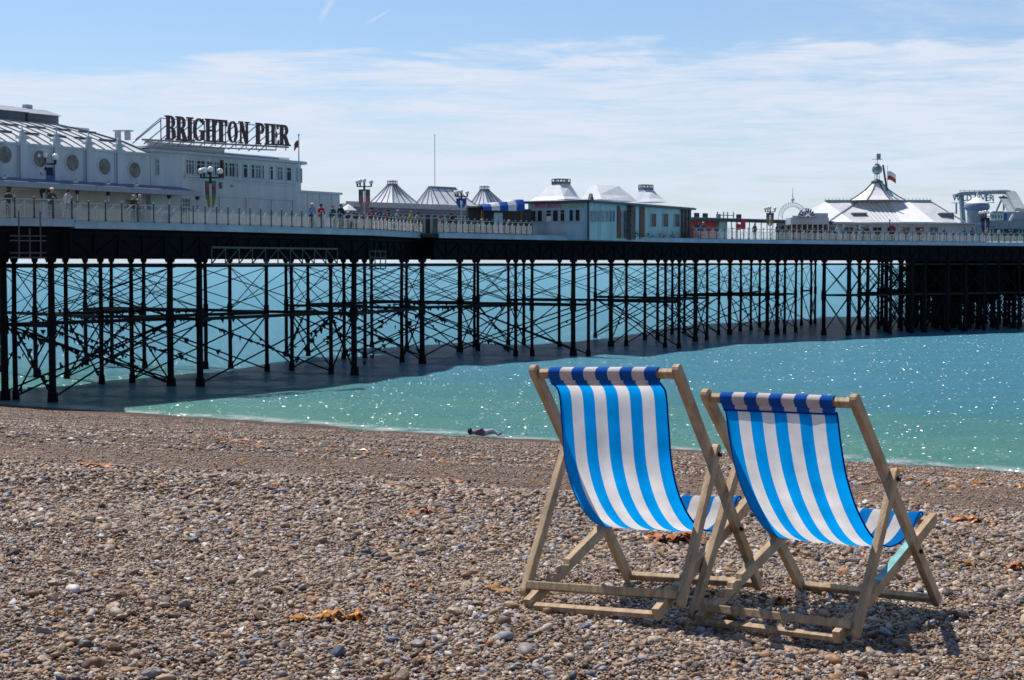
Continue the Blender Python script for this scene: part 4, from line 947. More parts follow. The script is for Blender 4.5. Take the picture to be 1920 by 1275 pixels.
# rounded bow end with narrow lights
c = fa.pt(uB1, 2.2, 0); b = MB(); b.lathe((c.x, c.y, 0), [(2.15, DECK), (2.15, zC)], 24); b.build('bowed_end', white, blk, True)
b = MB(); b.lathe((c.x, c.y, 0), [(2.1, zC+.145), (2.6, zC+.146), (2.6, zC+.02), (.2, zC-.02)], 24); b.build('bow_cornice', white, blk)
b = MB(); b.lathe((c.x, c.y, 0), [(1.75, zC+.15), (1.75, zP0-.15), (.1, zP0-.148)], 24); b.build('bow_parapet', blueish, blk)
for k in range(6):
    a0 = math.atan2(-IN.y, -IN.x)+.25+k*.26; q = Vector((math.cos(a0), math.sin(a0))); fr = Fr((c.x+q.x*2.17, c.y+q.y*2.17), (-q.y, q.x)); window(fr, blk, -.2, .2, zw0, zw1, 0, 0, .7, gm=glassl, fw=.05)
for px in (412, 462, 510, 549): a = fa.rect(px-1.2, 372, px+1.2, 430); wall_box(fa, blk, 'pilaster', white2, a[0], a[1], -.08, -.003, DECK, H_(450, 370)[1])
wall_box(fa, blk, 'string_course', white, H_(375, 368)[0], uB1, -.10, -.003, H_(450, 371)[1], H_(450, 368)[1])
wall_box(fa, blk, 'floor_band', white, H_(345, 340)[0], uB1, -.06, -.003, H_(450, 343)[1], H_(450, 339)[1])
a = fa.rect(432, 346, 436.5, 351); wall_box(fa, blk, 'round_vent', grey, a[0], a[1], -.09, -.003, a[2], a[3])
a = fa.rect(411, 342, 418, 354); wall_box(fa, blk, 'alarm_box', glassl, a[0], a[0]+.15, -.15, -.003, a[2], a[3])
a = fa.rect(340, 370, 357, 428); window(fa, blk, a[0], a[1], DECK+.1, a[3], -.003, 2, .8, gm=glassl)
# low wall on the right of the block
lw = thing('store_building', fa.pt(uB1+3, 2, DECK), 'low windowless pale wall building right of the letter sign block', 'building')
uL1 = H_(641, 364)[0]; zL = H_(600, 360)[1]
wall_box(fa, lw, 'wall', white, uB1+.1, uL1, .2, 6, DECK, zL-.1); wall_box(fa, lw, 'coping', white, uB1+.1, uL1+.15, .05, 6.1, zL-.1, zL+.05)
for px in (577, 600, 622): a = fa.rect(px-.5, 370, px+.5, 430, .2); wall_box(fa, lw, 'panel_joint', white2, a[0], a[0]+.05, .16, .197, DECK, zL-.1)
a = fa.rect(554, 345, 561, 356, .8); b = MB(); q = fa.pt((a[0]+a[1])/2, .8, zL+.05); b.ball((q.x, q.y, zL+.25), .28, 10); b.build('roof_dome_light', globem, lw, True)
# ---- sign letters
def glyph(ch):    # unit cell: height 1, strokes as boxes (x0,x1,z0,z1) or polylines (points, width)
    S = .18; s = .07; w = dict(B=.62, R=.66, I=.34, G=.68, H=.72, T=.62, O=.70, N=.72, P=.60, E=.56)[ch]; o = []
    def stem(x): o.append(('b', x, x+S, 0, 1))
    def serif(x0, x1, z): o.append(('b', x0, x1, z, z+s))
    def arc(cx, cz, rx, rz, a0, a1, wi=.145, wt=.055, n=14):
        pts = []
        for i in range(n+1):
            a = a0+(a1-a0)*i/n; pts.append((cx+rx*math.cos(a), cz+rz*math.sin(a), wt+(wi-wt)*abs(math.cos(a))))
        o.append(('a', pts))
    pi = math.pi
    if ch == 'I': stem(.07); serif(0, .34, 0); serif(0, .34, 1-s)
    if ch in 'BRP':
        stem(.08); serif(0, .3, 1-s); serif(0, .36 if ch != 'B' else .3, 0); arc(.30, .74, .19, .225, pi/2, -pi/2)
        if ch == 'B': arc(.30, .27, .23, .235, pi/2, -pi/2)
        if ch == 'R': o.append(('p', [(.30, .50), (.44, .50), (.66, .0), (.44, .0)])); serif(.42, .72, 0)
    if ch == 'H': stem(.07); stem(.45); serif(0, .34, 0); serif(0, .34, 1-s); serif(.38, .72, 0); serif(.38, .72, 1-s); o.append(('b', .2, .5, .46, .54))
    if ch == 'T': stem(.21); serif(.14, .48, 0); o.append(('b', 0, .62, .91, 1)); o.append(('p', [(0, .93), (.09, .93), (.03, .72), (0, .72)])); o.append(('p', [(.53, .93), (.62, .93), (.62, .72), (.59, .72)]))
    if ch == 'O': arc(.35, .5, .25, .46, 0, 2*pi, .165, .055, 28)
    if ch == 'G': arc(.35, .5, .25, .46, .8, 2*pi-.75, .165, .055, 24); o.append(('b', .46, .64, .06, .46)); serif(.38, .70, .42); o.append(('b', .55, .60, .72, .98))
    if ch == 'N': o.append(('b', .10, .17, 0, 1)); o.append(('b', .56, .63, 0, 1)); o.append(('p', [(.08, 1), (.26, 1), (.62, 0), (.46, 0)])); serif(0, .28, 0); serif(0, .2, 1-s); serif(.45, .74, 1-s)
    if ch == 'E': stem(.07); o.append(('b', 0, .5, 0, s)); o.append(('b', 0, .5, 1-s, 1)); o.append(('b', .2, .40, .47, .53)); o.append(('b', .37, .41, .37, .63)); o.append(('p', [(.44, 0), (.54, 0), (.54, .26), (.50, .26)])); o.append(('p', [(.44, 1), (.50, 1), (.50, .76), (.48, .76)]))
    return o, w
pL = at_y(310, 262, 99.5); pR = at_y(544, 275, 107.0)
fs_ = Fr((pL.x, pL.y), (pR.x-pL.x, pR.y-pL.y)); Lsg = (Vector((pR.x, pR.y))-Vector((pL.x, pL.y))).length
Z0, Z1 = pL.z, pR.z; htL = fs_.hit(310, 216)[1]-Z0; 
sign = thing('letter_sign', fs_.pt(Lsg/2, 0, zP0), 'row of big dark serif letters on a metal frame above the flat roof', 'sign')
print('sign', Lsg, Z0, Z1, htL)
# letter slots measured from the photo (left, right)
SL = [('B', 309, 331), ('R', 329, 352), ('I', 350, 363), ('G', 361, 385), ('H', 384, 408), ('T', 403, 427), ('O', 426, 447), ('N', 447, 468), ('P', 479, 497), ('I', 496, 507), ('E', 507, 524), ('R', 522, 544)]
zb0 = Z0; zb1 = fs_.hit(544, 274)[1]; zt1 = fs_.hit(544, 235)[1]
for ch, x0, x1 in SL:
    ua = fs_.hit(x0, 250)[0]; ub = fs_.hit(x1, 250)[0]; fr_ = ((ua+ub)/2)/Lsg; zb_ = zb0+(zb1-zb0)*fr_; hh_ = htL+((zt1-zb1)-htL)*fr_
    o, w = glyph(ch); b = MB(); sx_ = (ub-ua)/w*.90; ua += (ub-ua)*.05; k = 0
    for it in o:
        dv = .003*k; k += 1; t0, t1 = -.05-dv, .07+dv
        if it[0] == 'b': b.fbox(fs_, ua+it[1]*sx_, ua+it[2]*sx_, t0, t1, zb_+it[3]*hh_, zb_+it[4]*hh_)
        elif it[0] == 'p': b.prism([fs_.pt(ua+p[0]*sx_, t0, zb_+p[1]*hh_) for p in it[1]], fs_.pt(0, t1-t0, 0)-fs_.pt(0, 0, 0))
        else:
            pts = it[1]
            for i in range(len(pts)-1):
                (xa, za, wa_), (xb, zb2, wb_) = pts[i], pts[i+1]
                d = Vector(((xb-xa)*sx_, (zb2-za)*hh_)); d.normalize(); n_x, n_z = -d.y, d.x
                A = [(ua+xa*sx_+n_x*wa_*sx_/2, zb_+za*hh_+n_z*wa_*sx_/2), (ua+xa*sx_-n_x*wa_*sx_/2, zb_+za*hh_-n_z*wa_*sx_/2), (ua+xb*sx_-n_x*wb_*sx_/2, zb_+zb2*hh_-n_z*wb_*sx_/2), (ua+xb*sx_+n_x*wb_*sx_/2, zb_+zb2*hh_+n_z*wb_*sx_/2)]
                b.prism([fs_.pt(p[0], t0, p[1]) for p in A], fs_.pt(0, t1-t0, 0)-fs_.pt(0, 0, 0))
    b.build('letter', letterm, sign)
frm = mat('sign_frame', (.22, .24, .26), .5, .15)
b = MB(); b.bar(fs_.pt(-1.5, .3, zb0-.06), fs_.pt(Lsg+.1, .3, zb1-.06), .12, .10); b.bar(fs_.pt(0, .3, zb0-.35), fs_.pt(Lsg*.9, .3, zb1-.30), .10, .08); b.bar(fs_.pt(0, .5, zb0+htL*.9), fs_.pt(Lsg, .5, zb1+htL*.85), .05, .05)
for k in range(13):
    u = Lsg*k/12; z = zb0+(zb1-zb0)*k/12; b.bar(fs_.pt(u, .45, zP0), fs_.pt(u, .45, z+htL*.86), .06, .06); b.bar(fs_.pt(u, .5, z+htL*.8), fs_.pt(u-.6, 2.6, zP0), .05, .05)
b.bar(fs_.pt(-.1, .3, zb0+htL*.9), fs_.pt(-2.0, .3, zb0-.1), .05, .05)
b.build('support_frame', frm, sign)
# ---- flagpoles, mast
def flag(px, pyb, pyt, D, label, cols, fl, right=True, shape=None, tagm=None):
    p = at_y(px, pyt, D); root = thing('flagpole', (p.x, p.y, DECK), label, 'flagpole'); zb = at_y(px, pyb, D).z
    root.location.z = zb
    one(root, 'pole', mat('pole_paint', (.62, .65, .68), .4), lambda b: (b.tube((p.x, p.y, zb), (p.x, p.y, p.z), .06, .035, 8), b.ball((p.x, p.y, p.z+.05), .08, 8)))
    if fl:
        x0, x1, ya, yb2 = fl; a = at_y(x0, ya, D); c_ = at_y(x1, yb2, D); n = 8; vs = []; fs = []; mi = []
        for i in range(n+1):
            s = i/n; x = p.x+(c_.x-p.x)*s; dr = (a.z-c_.z)*.28*s*s
            for k in range(7): vs.append((x, p.y+.12*math.sin(s*7+k*.4)*s, a.z-dr-(a.z-c_.z)*.75*k/6+.05*math.sin(s*5)))
        for i in range(n):
            for k in range(6): fs.append((i*7+k, (i+1)*7+k, (i+1)*7+k+1, i*7+k+1)); mi.append(cols(i/n, k/6))
        b = MB(); b.v = vs; b.f = [list(f) for f in fs]; b.m = mi; b.build('flag', [redm, whitec, bluec], root, True)
    return root
flag(560, 355, 254, 112, 'white flagpole with a small red flag at the right end of the sign building', lambda s, t: 2 if (s > .5 and t > .5) else 0, (560, 551, 264, 282))
flag(815, 446, 254, 160, 'tall bare white mast rising from the gap between two pier railings', None, None)
mb_ = at_z(815, 447, FAS); b = MB(); fr = Fr((mb_.x, mb_.y), E2[7]-E2[5]); b.fbox(fr, -2.2, 2.6, .1, 3.2, FAS-.4, DECK+.02)
b.build('mast_platform', iron, pier)
fgp = flag(1664, 416, 312, 236, 'thin pole with a white over red flag beside the ball topped tower', lambda s, t: 1 if t < .45 else 0, (1664, 1680, 321, 343))
# ---- C: glazed row with three grey pyramid roofs
pC0 = at_y(645, 384, 143); fC = Fr((pC0.x, pC0.y), (10.9, 12.2))
kio = thing('glazed_arcade', fC.pt(6, 3, DECK), 'low glazed arcade with three grey ribbed roofs between the store and the striped awning', 'building')
uC1 = fC.hit(925, 394)[0]; zE = fC.hit(780, 391)[1]
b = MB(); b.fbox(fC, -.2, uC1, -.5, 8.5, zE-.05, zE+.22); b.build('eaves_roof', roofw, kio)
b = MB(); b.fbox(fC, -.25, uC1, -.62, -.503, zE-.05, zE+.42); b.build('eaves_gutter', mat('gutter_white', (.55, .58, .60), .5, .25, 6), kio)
b = MB(); b.fbox(fC, -.2, uC1, -.3, -.05, zE-.42, zE-.055); b.build('shade_band', mat('flashing_and_shade', (.2, .25, .38)), kio)  # dark blue strip paints in the shade beneath the eaves
b = MB(); b.fbox(fC, 0, uC1, .2, 8, DECK, zE-.055); b.build('back_wall', mat('dim_interior', (.10, .10, .12), .6, .3, 1), kio)
u = .0; k = 0; gcol = [glass, redm, glassl, brownm, glassl, glass, glassl, glass]
while u < uC1-.8:
    w_ = .86; window(fC, kio, u, u+w_, DECK+.3, zE-.45, 0, 0, .8, fm=white, gm=(brownm if k == 0 else redm if k in (2, 4) else gcol[(k*5) % 8] if k % 4 else glassl), fw=.09); u += w_+.06; k += 1
def pyr(parent, px0, px1, pyb, pa0, pa1, pya, fr, v, label=None, crest=None, m1=roofw, m2=roofg, ribs=True, depth=None):
    rg_ = depth is not None; u0, zb = fr.hit((px0*.5+px1*.5) if not rg_ else (px0*.62+px1*.38), pyb, v); u1, _ = fr.hit(px1, pyb, v); zb = fr.hit((px0+px1)/2, pyb, v)[1]
    # the front base edge sits at inset v, the top square at mid depth
    W_ = u1-u0; d = W_ if not rg_ else W_*.62; vm = v+d/2
    ta, za = fr.hit(pa0, pya, vm); tb, _ = fr.hit(pa1, pya, vm); tm_ = (ta+tb)/2; td = (tb-ta)*.24 if not rg_ else .15; ta, tb = (tm_-td, tm_+td) if not rg_ else (ta, tb)
    B = [fr.pt(u0, v, zb), fr.pt(u1, v, zb), fr.pt(u1, v+d, zb), fr.pt(u0, v+d, zb)]; T = [fr.pt(ta, vm-td, za), fr.pt(tb, vm-td, za), fr.pt(tb, vm+td, za), fr.pt(ta, vm+td, za)]
    # slightly flared eaves: one middle ring
    M_ = [B[i].lerp(T[i], .34)+Vector((0, 0, -(za-zb)*.03)) for i in range(4)]
    b = MB(); vs = B+M_+T; fs = [(i, (i+1) % 4, 4+(i+1) % 4, 4+i) for i in range(4)]+[(4+i, 4+(i+1) % 4, 8+(i+1) % 4, 8+i) for i in range(4)]+[(8, 9, 10, 11)]
    b.add(vs, fs); rf = b.build('pyramid_roof', m1, parent)
    b = MB()
    if ribs:
        for i in range(4):
            for s in ([0, .25, .5, .75] if ribs is True else [0]):
                a = B[i].lerp(B[(i+1) % 4], s); m_ = M_[i].lerp(M_[(i+1) % 4], s); c = T[i].lerp(T[(i+1) % 4], s); o_ = Vector((0, 0, .05)); wd = .10 if s == 0 else .055
                b.bar(a+o_, m_+o_, wd, .05); b.bar(m_+o_, c+o_, wd, .05)
    b.bar(T[0], T[1], .2, .2); b.bar(T[3], T[2], .2, .2)
    b.build('roof_ribs', mat('pale_rib', (.13, .15, .19), .5), rf)
    if crest:
        zc2 = fr.hit(pa0, crest, vm)[1]; b = MB()
        for i in range(4):
            b.bar(T[i]+Vector((0, 0, zc2-za)), T[(i+1) % 4]+Vector((0, 0, zc2-za)), .07, .07); b.bar(T[i]+Vector((0, 0, .12)), T[(i+1) % 4]+Vector((0, 0, .12)), .10, .08)
            for s in (0, .33, .66): a = T[i].lerp(T[(i+1) % 4], s); b.bar(a, a+Vector((0, 0, zc2-za+.12)), .06, .06); 
        b.build('roof_crest', mat('crest_iron', (.14, .17, .20), .5), rf)
    return rf
pyr(kio, 690, 784, 380, 726, 745, 347, fC, .6, crest=340); pyr(kio, 780, 893, 383, 806, 852, 351, fC, .6, depth=7.5); pyr(kio, 882, 950, 384, 900, 917, 357, fC, .6, crest=350)
# small round-topped black lamp and red telescope board near the railing
# ---- awning cafe
aw = thing('awning_cafe', (at_y(940, 410, 137).x, 138, DECK), 'small dark open cafe under a blue and white striped awning', 'cafe')
pa = at_y(906, 392, 137.5); pb_ = at_y(984, 394, 139.5); fW = Fr((pa.x, pa.y), (pb_.x-pa.x, pb_.y-pa.y)); Lw = (Vector((pb_.x, pb_.y))-Vector((pa.x, pa.y))).length
z0 = fW.hit(945, 395)[1]; ztl = fW.hit(908, 384)[1]; ztr = fW.hit(984, 374)[1]
b = MB(); vs = []
for i in range(6):
    s = i/5; zt_ = ztl+(ztr-ztl)*s
    for (v, z) in ((-.02, z0), (0, z0+(zt_-z0)*.6), (.25, zt_), (1.2, zt_+.06)): vs.append(fW.pt(Lw*s, v, z))
b.v = [tuple(v) for v in vs]
for i in range(5):
    for k in range(3): b.f.append([i*4+k, (i+1)*4+k, (i+1)*4+k+1, i*4+k+1]); b.m.append(i % 2)
ao = b.build('awning', [bluec, whitec], aw); so = ao.modifiers.new('s', 'SOLIDIFY'); so.thickness = .04
for k in range(6):
    pass
one(aw, 'counter_back_shade', mat('counter_shade', (.05, .05, .06), .6), lambda b: (b.fbox(fW, .2, Lw+2.5, 3.2, 3.5, DECK, z0+.3), b.fbox(fW, .3, Lw+.2, 1.25, 3.6, z0+.31, z0+.42)))  # full-height dark back panel, shade under the awning put into its colour
one(aw, 'menu_board', blueish, lambda b: b.fbox(fW, Lw*.40, Lw*.60, 1.0, 1.1, DECK+.2, z0-.15))
one(aw, 'post', brownm, lambda b: b.fbox(fW, Lw-.25, Lw-.05, .3, .5, DECK, z0+.4)); one(aw, 'post', brownm, lambda b: b.fbox(fW, 0.05, .25, .3, .5, DECK, z0))
def text_mesh(txt, size, ext, name, m, parent, mtx, bold=.0):
    cu = bpy.data.curves.new(name, 'FONT'); cu.body = txt; cu.size = size; cu.extrude = ext; cu.offset = bold; cu.align_x = 'LEFT'; cu.resolution_u = 2
    o = bpy.data.objects.new('tmp', cu); col.objects.link(o); dg = bpy.context.evaluated_depsgraph_get(); me = bpy.data.meshes.new_from_object(o.evaluated_get(dg)); bpy.data.objects.remove(o); bpy.data.curves.remove(cu)
    off = Vector((0, 0, 0)); p = parent
    while p: off += p.location; p = p.parent
    me.transform(Matrix.Translation(-off) @ mtx); me.materials.clear(); me.materials.append(m); me.name = name
    o = bpy.data.objects.new(name, me); col.objects.link(o); o.parent = parent; return o
def frmtx(fr, u, v, z, sx=1):
    q = fr.pt(u, v, z); return Matrix(((fr.d.x*sx, 0, -fr.n.x, q.x), (fr.d.y*sx, 0, -fr.n.y, q.y), (0, 1, 0, q.z), (0, 0, 0, 1)))
# ---- D: turquoise corner building
cr0 = at_y(1101, 450, 141); fD1 = Fr((at_y(990, 449, 144.4).x, 144.4), (cr0.x-at_y(990, 449, 144.4).x, 141-144.4)); cR = at_y(1290, 452, 161.5); fD2 = Fr((cr0.x, cr0.y), (cR.x-cr0.x, cR.y-cr0.y))
L1 = (Vector((cr0.x, cr0.y))-fD1.p).length; L2 = (Vector((cR.x, cR.y))-Vector((cr0.x, cr0.y))).length
kD = thing('snack_bar', fD2.pt(6, 4, DECK-.3), 'turquoise corner snack bar with sunlit pyramid roofs and a pink name sign', 'building')
zb_ = DECK-.32; ze = fD1.hit(1095, 379)[1]
one(kD, 'front_wall', blueish, lambda b: b.fbox(fD1, 0, L1, .02, .3, zb_, ze)); one(kD, 'side_wall', aqua, lambda b: b.fbox(fD2, .0, L2, .02, .3, zb_, ze)); one(kD, 'back_wall', aqua, lambda b: b.fbox(fD2, 1.0, L2, .35, 5.4, zb_, ze-.02))
one(kD, 'eaves', mat('dark_gutter', (.05, .07, .10), .5, .2), lambda b: (b.fbox(fD1, -.5, L1+.35, -.5, .3, ze-.02, ze+.16), b.fbox(fD2, -.35, L2+.8, -.55, .3, ze-.015, ze+.165)))
one(kD, 'roof_skirt', roofw, lambda b: (b.prism([fD2.pt(-.3, -.45, ze+.17), fD2.pt(L2+.6, -.45, ze+.17), fD2.pt(L2+.6, 3, ze+.30), fD2.pt(-.2, 3, ze+.30)], (0, 0, .04)), b.prism([fD1.pt(-.4, -.4, ze+.175), fD1.pt(L1+.3, -.4, ze+.175), fD1.pt(L1+.3, 2, ze+.28), fD1.pt(-.3, 2, ze+.28)], (0, 0, .04))))
wt = H_(1000, 394, 0, fD1)[1]; wb_ = H_(1000, 416.5, 0, fD1)[1]
for i, (x0, x1) in enumerate([(996.6, 1005), (1008.4, 1017), (1024.7, 1034), (1037, 1047), (1051, 1059), (1068, 1075), (1079.4, 1087.5)]):
    ua = fD1.hit(x0, 405)[0]; ub = fD1.hit(x1, 405)[0]; w = window(fD1, kD, ua-.04, ub+.04, wb_, wt, -.01, 0, .72 if i in (2, 4) else 0, fm=white, gm=glass, fw=.05)
    if i == 2: one(w, 'paper_notice', whitec, lambda b: b.fbox(fD1, ua+.03, ub-.03, -.05, -.04, wb_+.05, wb_+(wt-wb_)*.48))
one(kD, 'sill', aqua, lambda b: b.fbox(fD1, .2, L1-.3, -.08, .018, wb_-.16, wb_-.06))
one(kD, 'name_board', mat('faded_board', (.32, .42, .42), .6, .25, 4, c2=(.16, .32, .20)), lambda b: b.fbox(fD1, .25, L1-.35, -.06, .017, wt+.12, ze-.08))
pink = mat('pink_lettering', (.55, .08, .30), .6, .1)
ua = fD1.hit(1003.5, 387)[0]; ub = fD1.hit(1049.5, 387)[0]; tz = wt+.20; ob = text_mesh("MOO MOO'S", .52, .015, 'name_lettering', pink, kD, Matrix.Identity(4), .012)
w0 = max(v.co.x for v in ob.data.vertices)+kD.location.x; bpy.data.objects.remove(ob)
text_mesh("MOO MOO'S", .56, .015, 'name_lettering', pink, kD, frmtx(fD1, ua, -.09, tz, (ub-ua)/max(w0, .1)), .014)
one(kD, 'corner_pipe', mat('dark_gutter', (.05, .07, .1)), lambda b: b.tube(fD2.pt(-.02, -.12, zb_), fD2.pt(-.02, -.12, ze+.05), .09, n=8))
one(kD, 'corner_finial', mat('dark_gutter', (.05, .07, .1)), lambda b: b.prism([fD2.pt(-.4, -.5, ze+.16), fD2.pt(.3, -.5, ze+.16), fD2.pt(-.0, -.5, ze+.75)], fD2.pt(0, .3, 0)-fD2.pt(0, 0, 0)))
for k, (x0, x1) in enumerate([(1104, 1109), (1110.5, 1116), (1118, 1123.5), (1126, 1131), (1134, 1139), (1142, 1146), (1148, 1152)]):
    a = fD2.rect(x0, 394, x1, 417); window(fD2, kD, a[0], a[1], a[2], a[3], -.01, 0, 0, fm=blueish, gm=glassl if k < 5 else glass, fw=.06)
for x0, x1, y0 in ((1157, 1162, 386), (1163.5, 1168, 395), (1170, 1175, 395), (1199, 1208, 388)):
    a = fD2.rect(x0, y0, x1, 444); one(kD, 'door_recess' if x0 > 1190 else 'louvred_post', brownm if x0 > 1190 or x0 < 1160 else glassl, lambda b: b.fbox(fD2, a[0], a[1], -.06, .017, DECK-.1, a[3]))
a = fD2.rect(1176, 384, 1184.5, 444); one(kD, 'dark_post', mat('dark_post', (.16, .15, .13), .8, .4, 4), lambda b: b.fbox(fD2, a[0], a[1], -.4, .016, DECK-.2, ze-.03))  # dark grey-brown post, mottled by noise
for x0, x1 in ((1220, 1230), (1242, 1252.5), (1264, 1274)): a = fD2.rect(x0, 399, x1, 427); window(fD2, kD, a[0], a[1], a[2], a[3], -.01, 0, 0, fm=blueish, gm=glass, fw=.08)
for x in (1277, 1283, 1289.5): a = fD2.rect(x, 385, x+3, 448); one(kD, 'corner_post', mat('dark_post', (.16, .15, .13)), lambda b: b.fbox(fD2, a[0], a[1], -.2, .015, DECK-.2, ze-.03))
PLL = {1190: 'weedy plant at the foot of the dark door post of the snack bar', 1212: 'weedy plant beside the brown door of the snack bar', 1236: 'weedy plant between the first two tall windows of the snack bar', 1258: 'weedy plant between the last two tall windows of the snack bar', 1280: 'weedy plant at the right end corner of the snack bar'}
for x in (1190, 1212, 1236, 1258, 1280):
    q = fD2.hit(x, 440); c = fD2.pt(q[0], -.25, DECK-.05); b = MB()
    for k in range(60):
        d = Vector((random.gauss(0, .28), random.gauss(0, .12), abs(random.gauss(.25, .22)))); s = random.uniform(.05, .12); b.add([c+d, c+d+Vector((s, 0, s*.4)), c+d+Vector((s*.3, .02, s))], [(0, 1, 2)])
    o = b.build('plant', greenp); o.location = c; o.data.transform(Matrix.Translation(-c)); tag(o, PLL[x], 'plant', 'plants along the snack bar wall')
def split_roof(*a, **k): return pyr(*a, **k)
fDr = Fr(fD2.p, fD2.d)
def pyr2(x0, xm, x1, yb, ybr, ta, tb, ty, crest, depthp):
    # corner roof seen edge-on: lit end towards the left, shaded side along the pier
    pass
def proof(parent, x_l, x_c, x_r, y_l, y_c, y_r, tx0, tx1, ty, D, crest=None, ridge=0, m=roofw):
    # base corners: left (x_l), near corner (x_c), right (x_r) measured in the photo; the top from (tx0,tx1,ty)
    A = at_y(x_l, y_l, D+3.0); C = at_y(x_c, y_c, D); E_ = at_y(x_r, y_r, D+ (x_r-x_c)*D/3000*1.45)
    z = (A.z+C.z+E_.z)/3; A.z = C.z = E_.z = z; G = A+E_-C; cen = (A+E_)/2
    Dm = cen.y; t0 = at_y(tx0, ty, Dm-(.5 if ridge else .2)*((tx1-tx0)*D/3000)); t1 = at_y(tx1, ty, Dm+.5*((tx1-tx0)*D/3000)); hz = (t0.z+t1.z)/2
    dr = (E_-C).normalized(); pr = (A-C).normalized(); w2 = .45
    T = [Vector((t0.x, t0.y, hz))+pr*w2, Vector((t0.x, t0.y, hz))-pr*w2, Vector((t1.x, t1.y, hz))-pr*w2, Vector((t1.x, t1.y, hz))+pr*w2]; B = [A, C, E_, G]
    M_ = [B[i].lerp(T[i], .35)+Vector((0, 0, -(hz-z)*(0 if ridge else .07))) for i in range(4)]
    b = MB(); b.add(B+M_+T, [(i, (i+1) % 4, 4+(i+1) % 4, 4+i) for i in range(4)]+[(4+i, 4+(i+1) % 4, 8+(i+1) % 4, 8+i) for i in range(4)]+[(8, 9, 10, 11)])
    rf = b.build('pyramid_roof', m, parent)
    if crest:
        zc2 = at_y(tx0, crest, Dm).z; b = MB()
        for i in range(4):
            P_, Q_ = T[i], T[(i+1) % 4]; b.bar(P_+Vector((0, 0, zc2-hz)), Q_+Vector((0, 0, zc2-hz)), .08, .08); b.bar(P_+Vector((0, 0, .1)), Q_+Vector((0, 0, .1)), .16, .25)
            for s in (0, .33, .66): a = P_.lerp(Q_, s); b.bar(a, a+Vector((0, 0, zc2-hz)), .10, .10)
        b.build('roof_crest', mat('crest_iron', (.14, .17, .20)), rf)
    return rf
proof(kD, 989, 1060, 1094, 378, 378, 378, 1042, 1062, 345, 146, 336); proof(kD, 1088, 1128, 1196, 375, 376, 377, 1113, 1155, 348, 150, None, 1); proof(kD, 1190, 1222, 1254, 378, 379, 380, 1202, 1220, 356, 158, 347)
# ---- E: long low buildings on the right
pE = at_y(1292, 407, 206); fE = Fr((pE.x, pE.y), (19.0, 17.5)); uE1 = fE.hit(1565, 420)[0]; zE_ = fE.hit(1400, 412)[1]
lo = thing('low_stalls', fE.pt(12, 3, DECK), 'long low flat roofed row with red left end and open colonnade', 'building')
one(lo, 'roof', roofg, lambda b: b.fbox(fE, 0, uE1, -.5, 7, zE_-.1, zE_+.12)); one(lo, 'fascia', mat('dark_gutter', (.05, .07, .1)), lambda b: b.fbox(fE, 0, uE1+.05, -.6, -.503, zE_-.35, zE_+.05))
a0 = fE.hit(1345, 420)[0]; one(lo, 'red_stall', redm, lambda b: b.fbox(fE, .1, a0, .2, 3, DECK, zE_-.105)); a1 = fE.hit(1360, 420)[0]; one(lo, 'pale_booth', aqua, lambda b: b.fbox(fE, a0+.3, a1+.3, -.1, 2, DECK, zE_-.106))
uu0 = fE.hit(1460, 420)[0]; one(lo, 'end_wall', white, lambda b: b.fbox(fE, uu0, uE1, .1, .4, DECK, zE_-.105))
u = a1+1
while u < uu0:
    one(lo, 'column', white, lambda b: b.tube(fE.pt(u, -.2, DECK), fE.pt(u, -.2, zE_-.3), .07, n=6)); u += 1.25
k = 0; u = uu0+.4
while u < uE1-1.2: window(fE, lo, u, u+1.0, DECK+.6, zE_-.6, .09, 0, .7, gm=brownm if k % 3 == 1 else glass); u += 1.5; k += 1
one(lo, 'sign_panel', mat('red_banner', (.5, .03, .05), .5), lambda b: (lambda a: b.fbox(fE, a[0], a[1], -.8, -.7, a[2], a[3]))(fE.rect(1381, 411, 1389, 430)))
for px in (1309, 1325, 1388): u, z = fE.hit(px, 403, 1); o = one(lo, 'roof_speaker', blackp, lambda b: (b.fbox(fE, u-.25, u+.25, 1, 1.5, zE_+.15, zE_+.75), b.tube(fE.pt(u, 1.25, zE_+.1), fE.pt(u, 1.25, zE_+.2), .05)))
def frame_(b):
    a = fE.rect(1346, 397, 1376, 409, 1)
    for u in (a[0], (a[0]+a[1])/2-.4, (a[0]+a[1])/2+.4, a[1]): b.fbox(fE, u-.07, u+.07, 1, 1.12, zE_+.1, a[3])
    b.fbox(fE, a[0], a[1], 1.0, 1.1, a[3]-.5, a[3]-.4); b.fbox(fE, a[0], a[0]+.6, 1, 1.3, zE_+.1, zE_+.7)
one(lo, 'roof_frame', grey, frame_)
# ---- ride arch and sunburst dome
D_a = 222; c = at_y(1486, 412, D_a); top = at_y(1486, 380, D_a); r_o = (1512-1459)/2*D_a/3000
arch = thing('ride_arch', (c.x, D_a, DECK), 'slender pale lattice arch with a spire rising behind the low stalls', 'arch')
def arch_(b):
    zc_ = top.z-r_o; n = 22
    for i in range(n):
        t0, t1 = math.pi*i/n, math.pi*(i+1)/n
        for rr_ in (r_o, r_o-.55): b.bar((c.x+rr_*math.cos(t0), D_a, zc_+rr_*math.sin(t0)), (c.x+rr_*math.cos(t1), D_a, zc_+rr_*math.sin(t1)), .065, .065)
        b.bar((c.x+r_o*math.cos(t0), D_a, zc_+r_o*math.sin(t0)), (c.x+(r_o-.55)*math.cos(t1), D_a, zc_+(r_o-.55)*math.sin(t1)), .06, .06)
    for s in (-1, 1): b.bar((c.x+s*r_o, D_a, DECK), (c.x+s*r_o, D_a, zc_), .1); b.bar((c.x+s*(r_o-.55), D_a, DECK), (c.x+s*(r_o-.55), D_a, zc_), .1)
one(arch, 'arch_frame', white, arch_)
zs = at_y(1486, 352, D_a).z
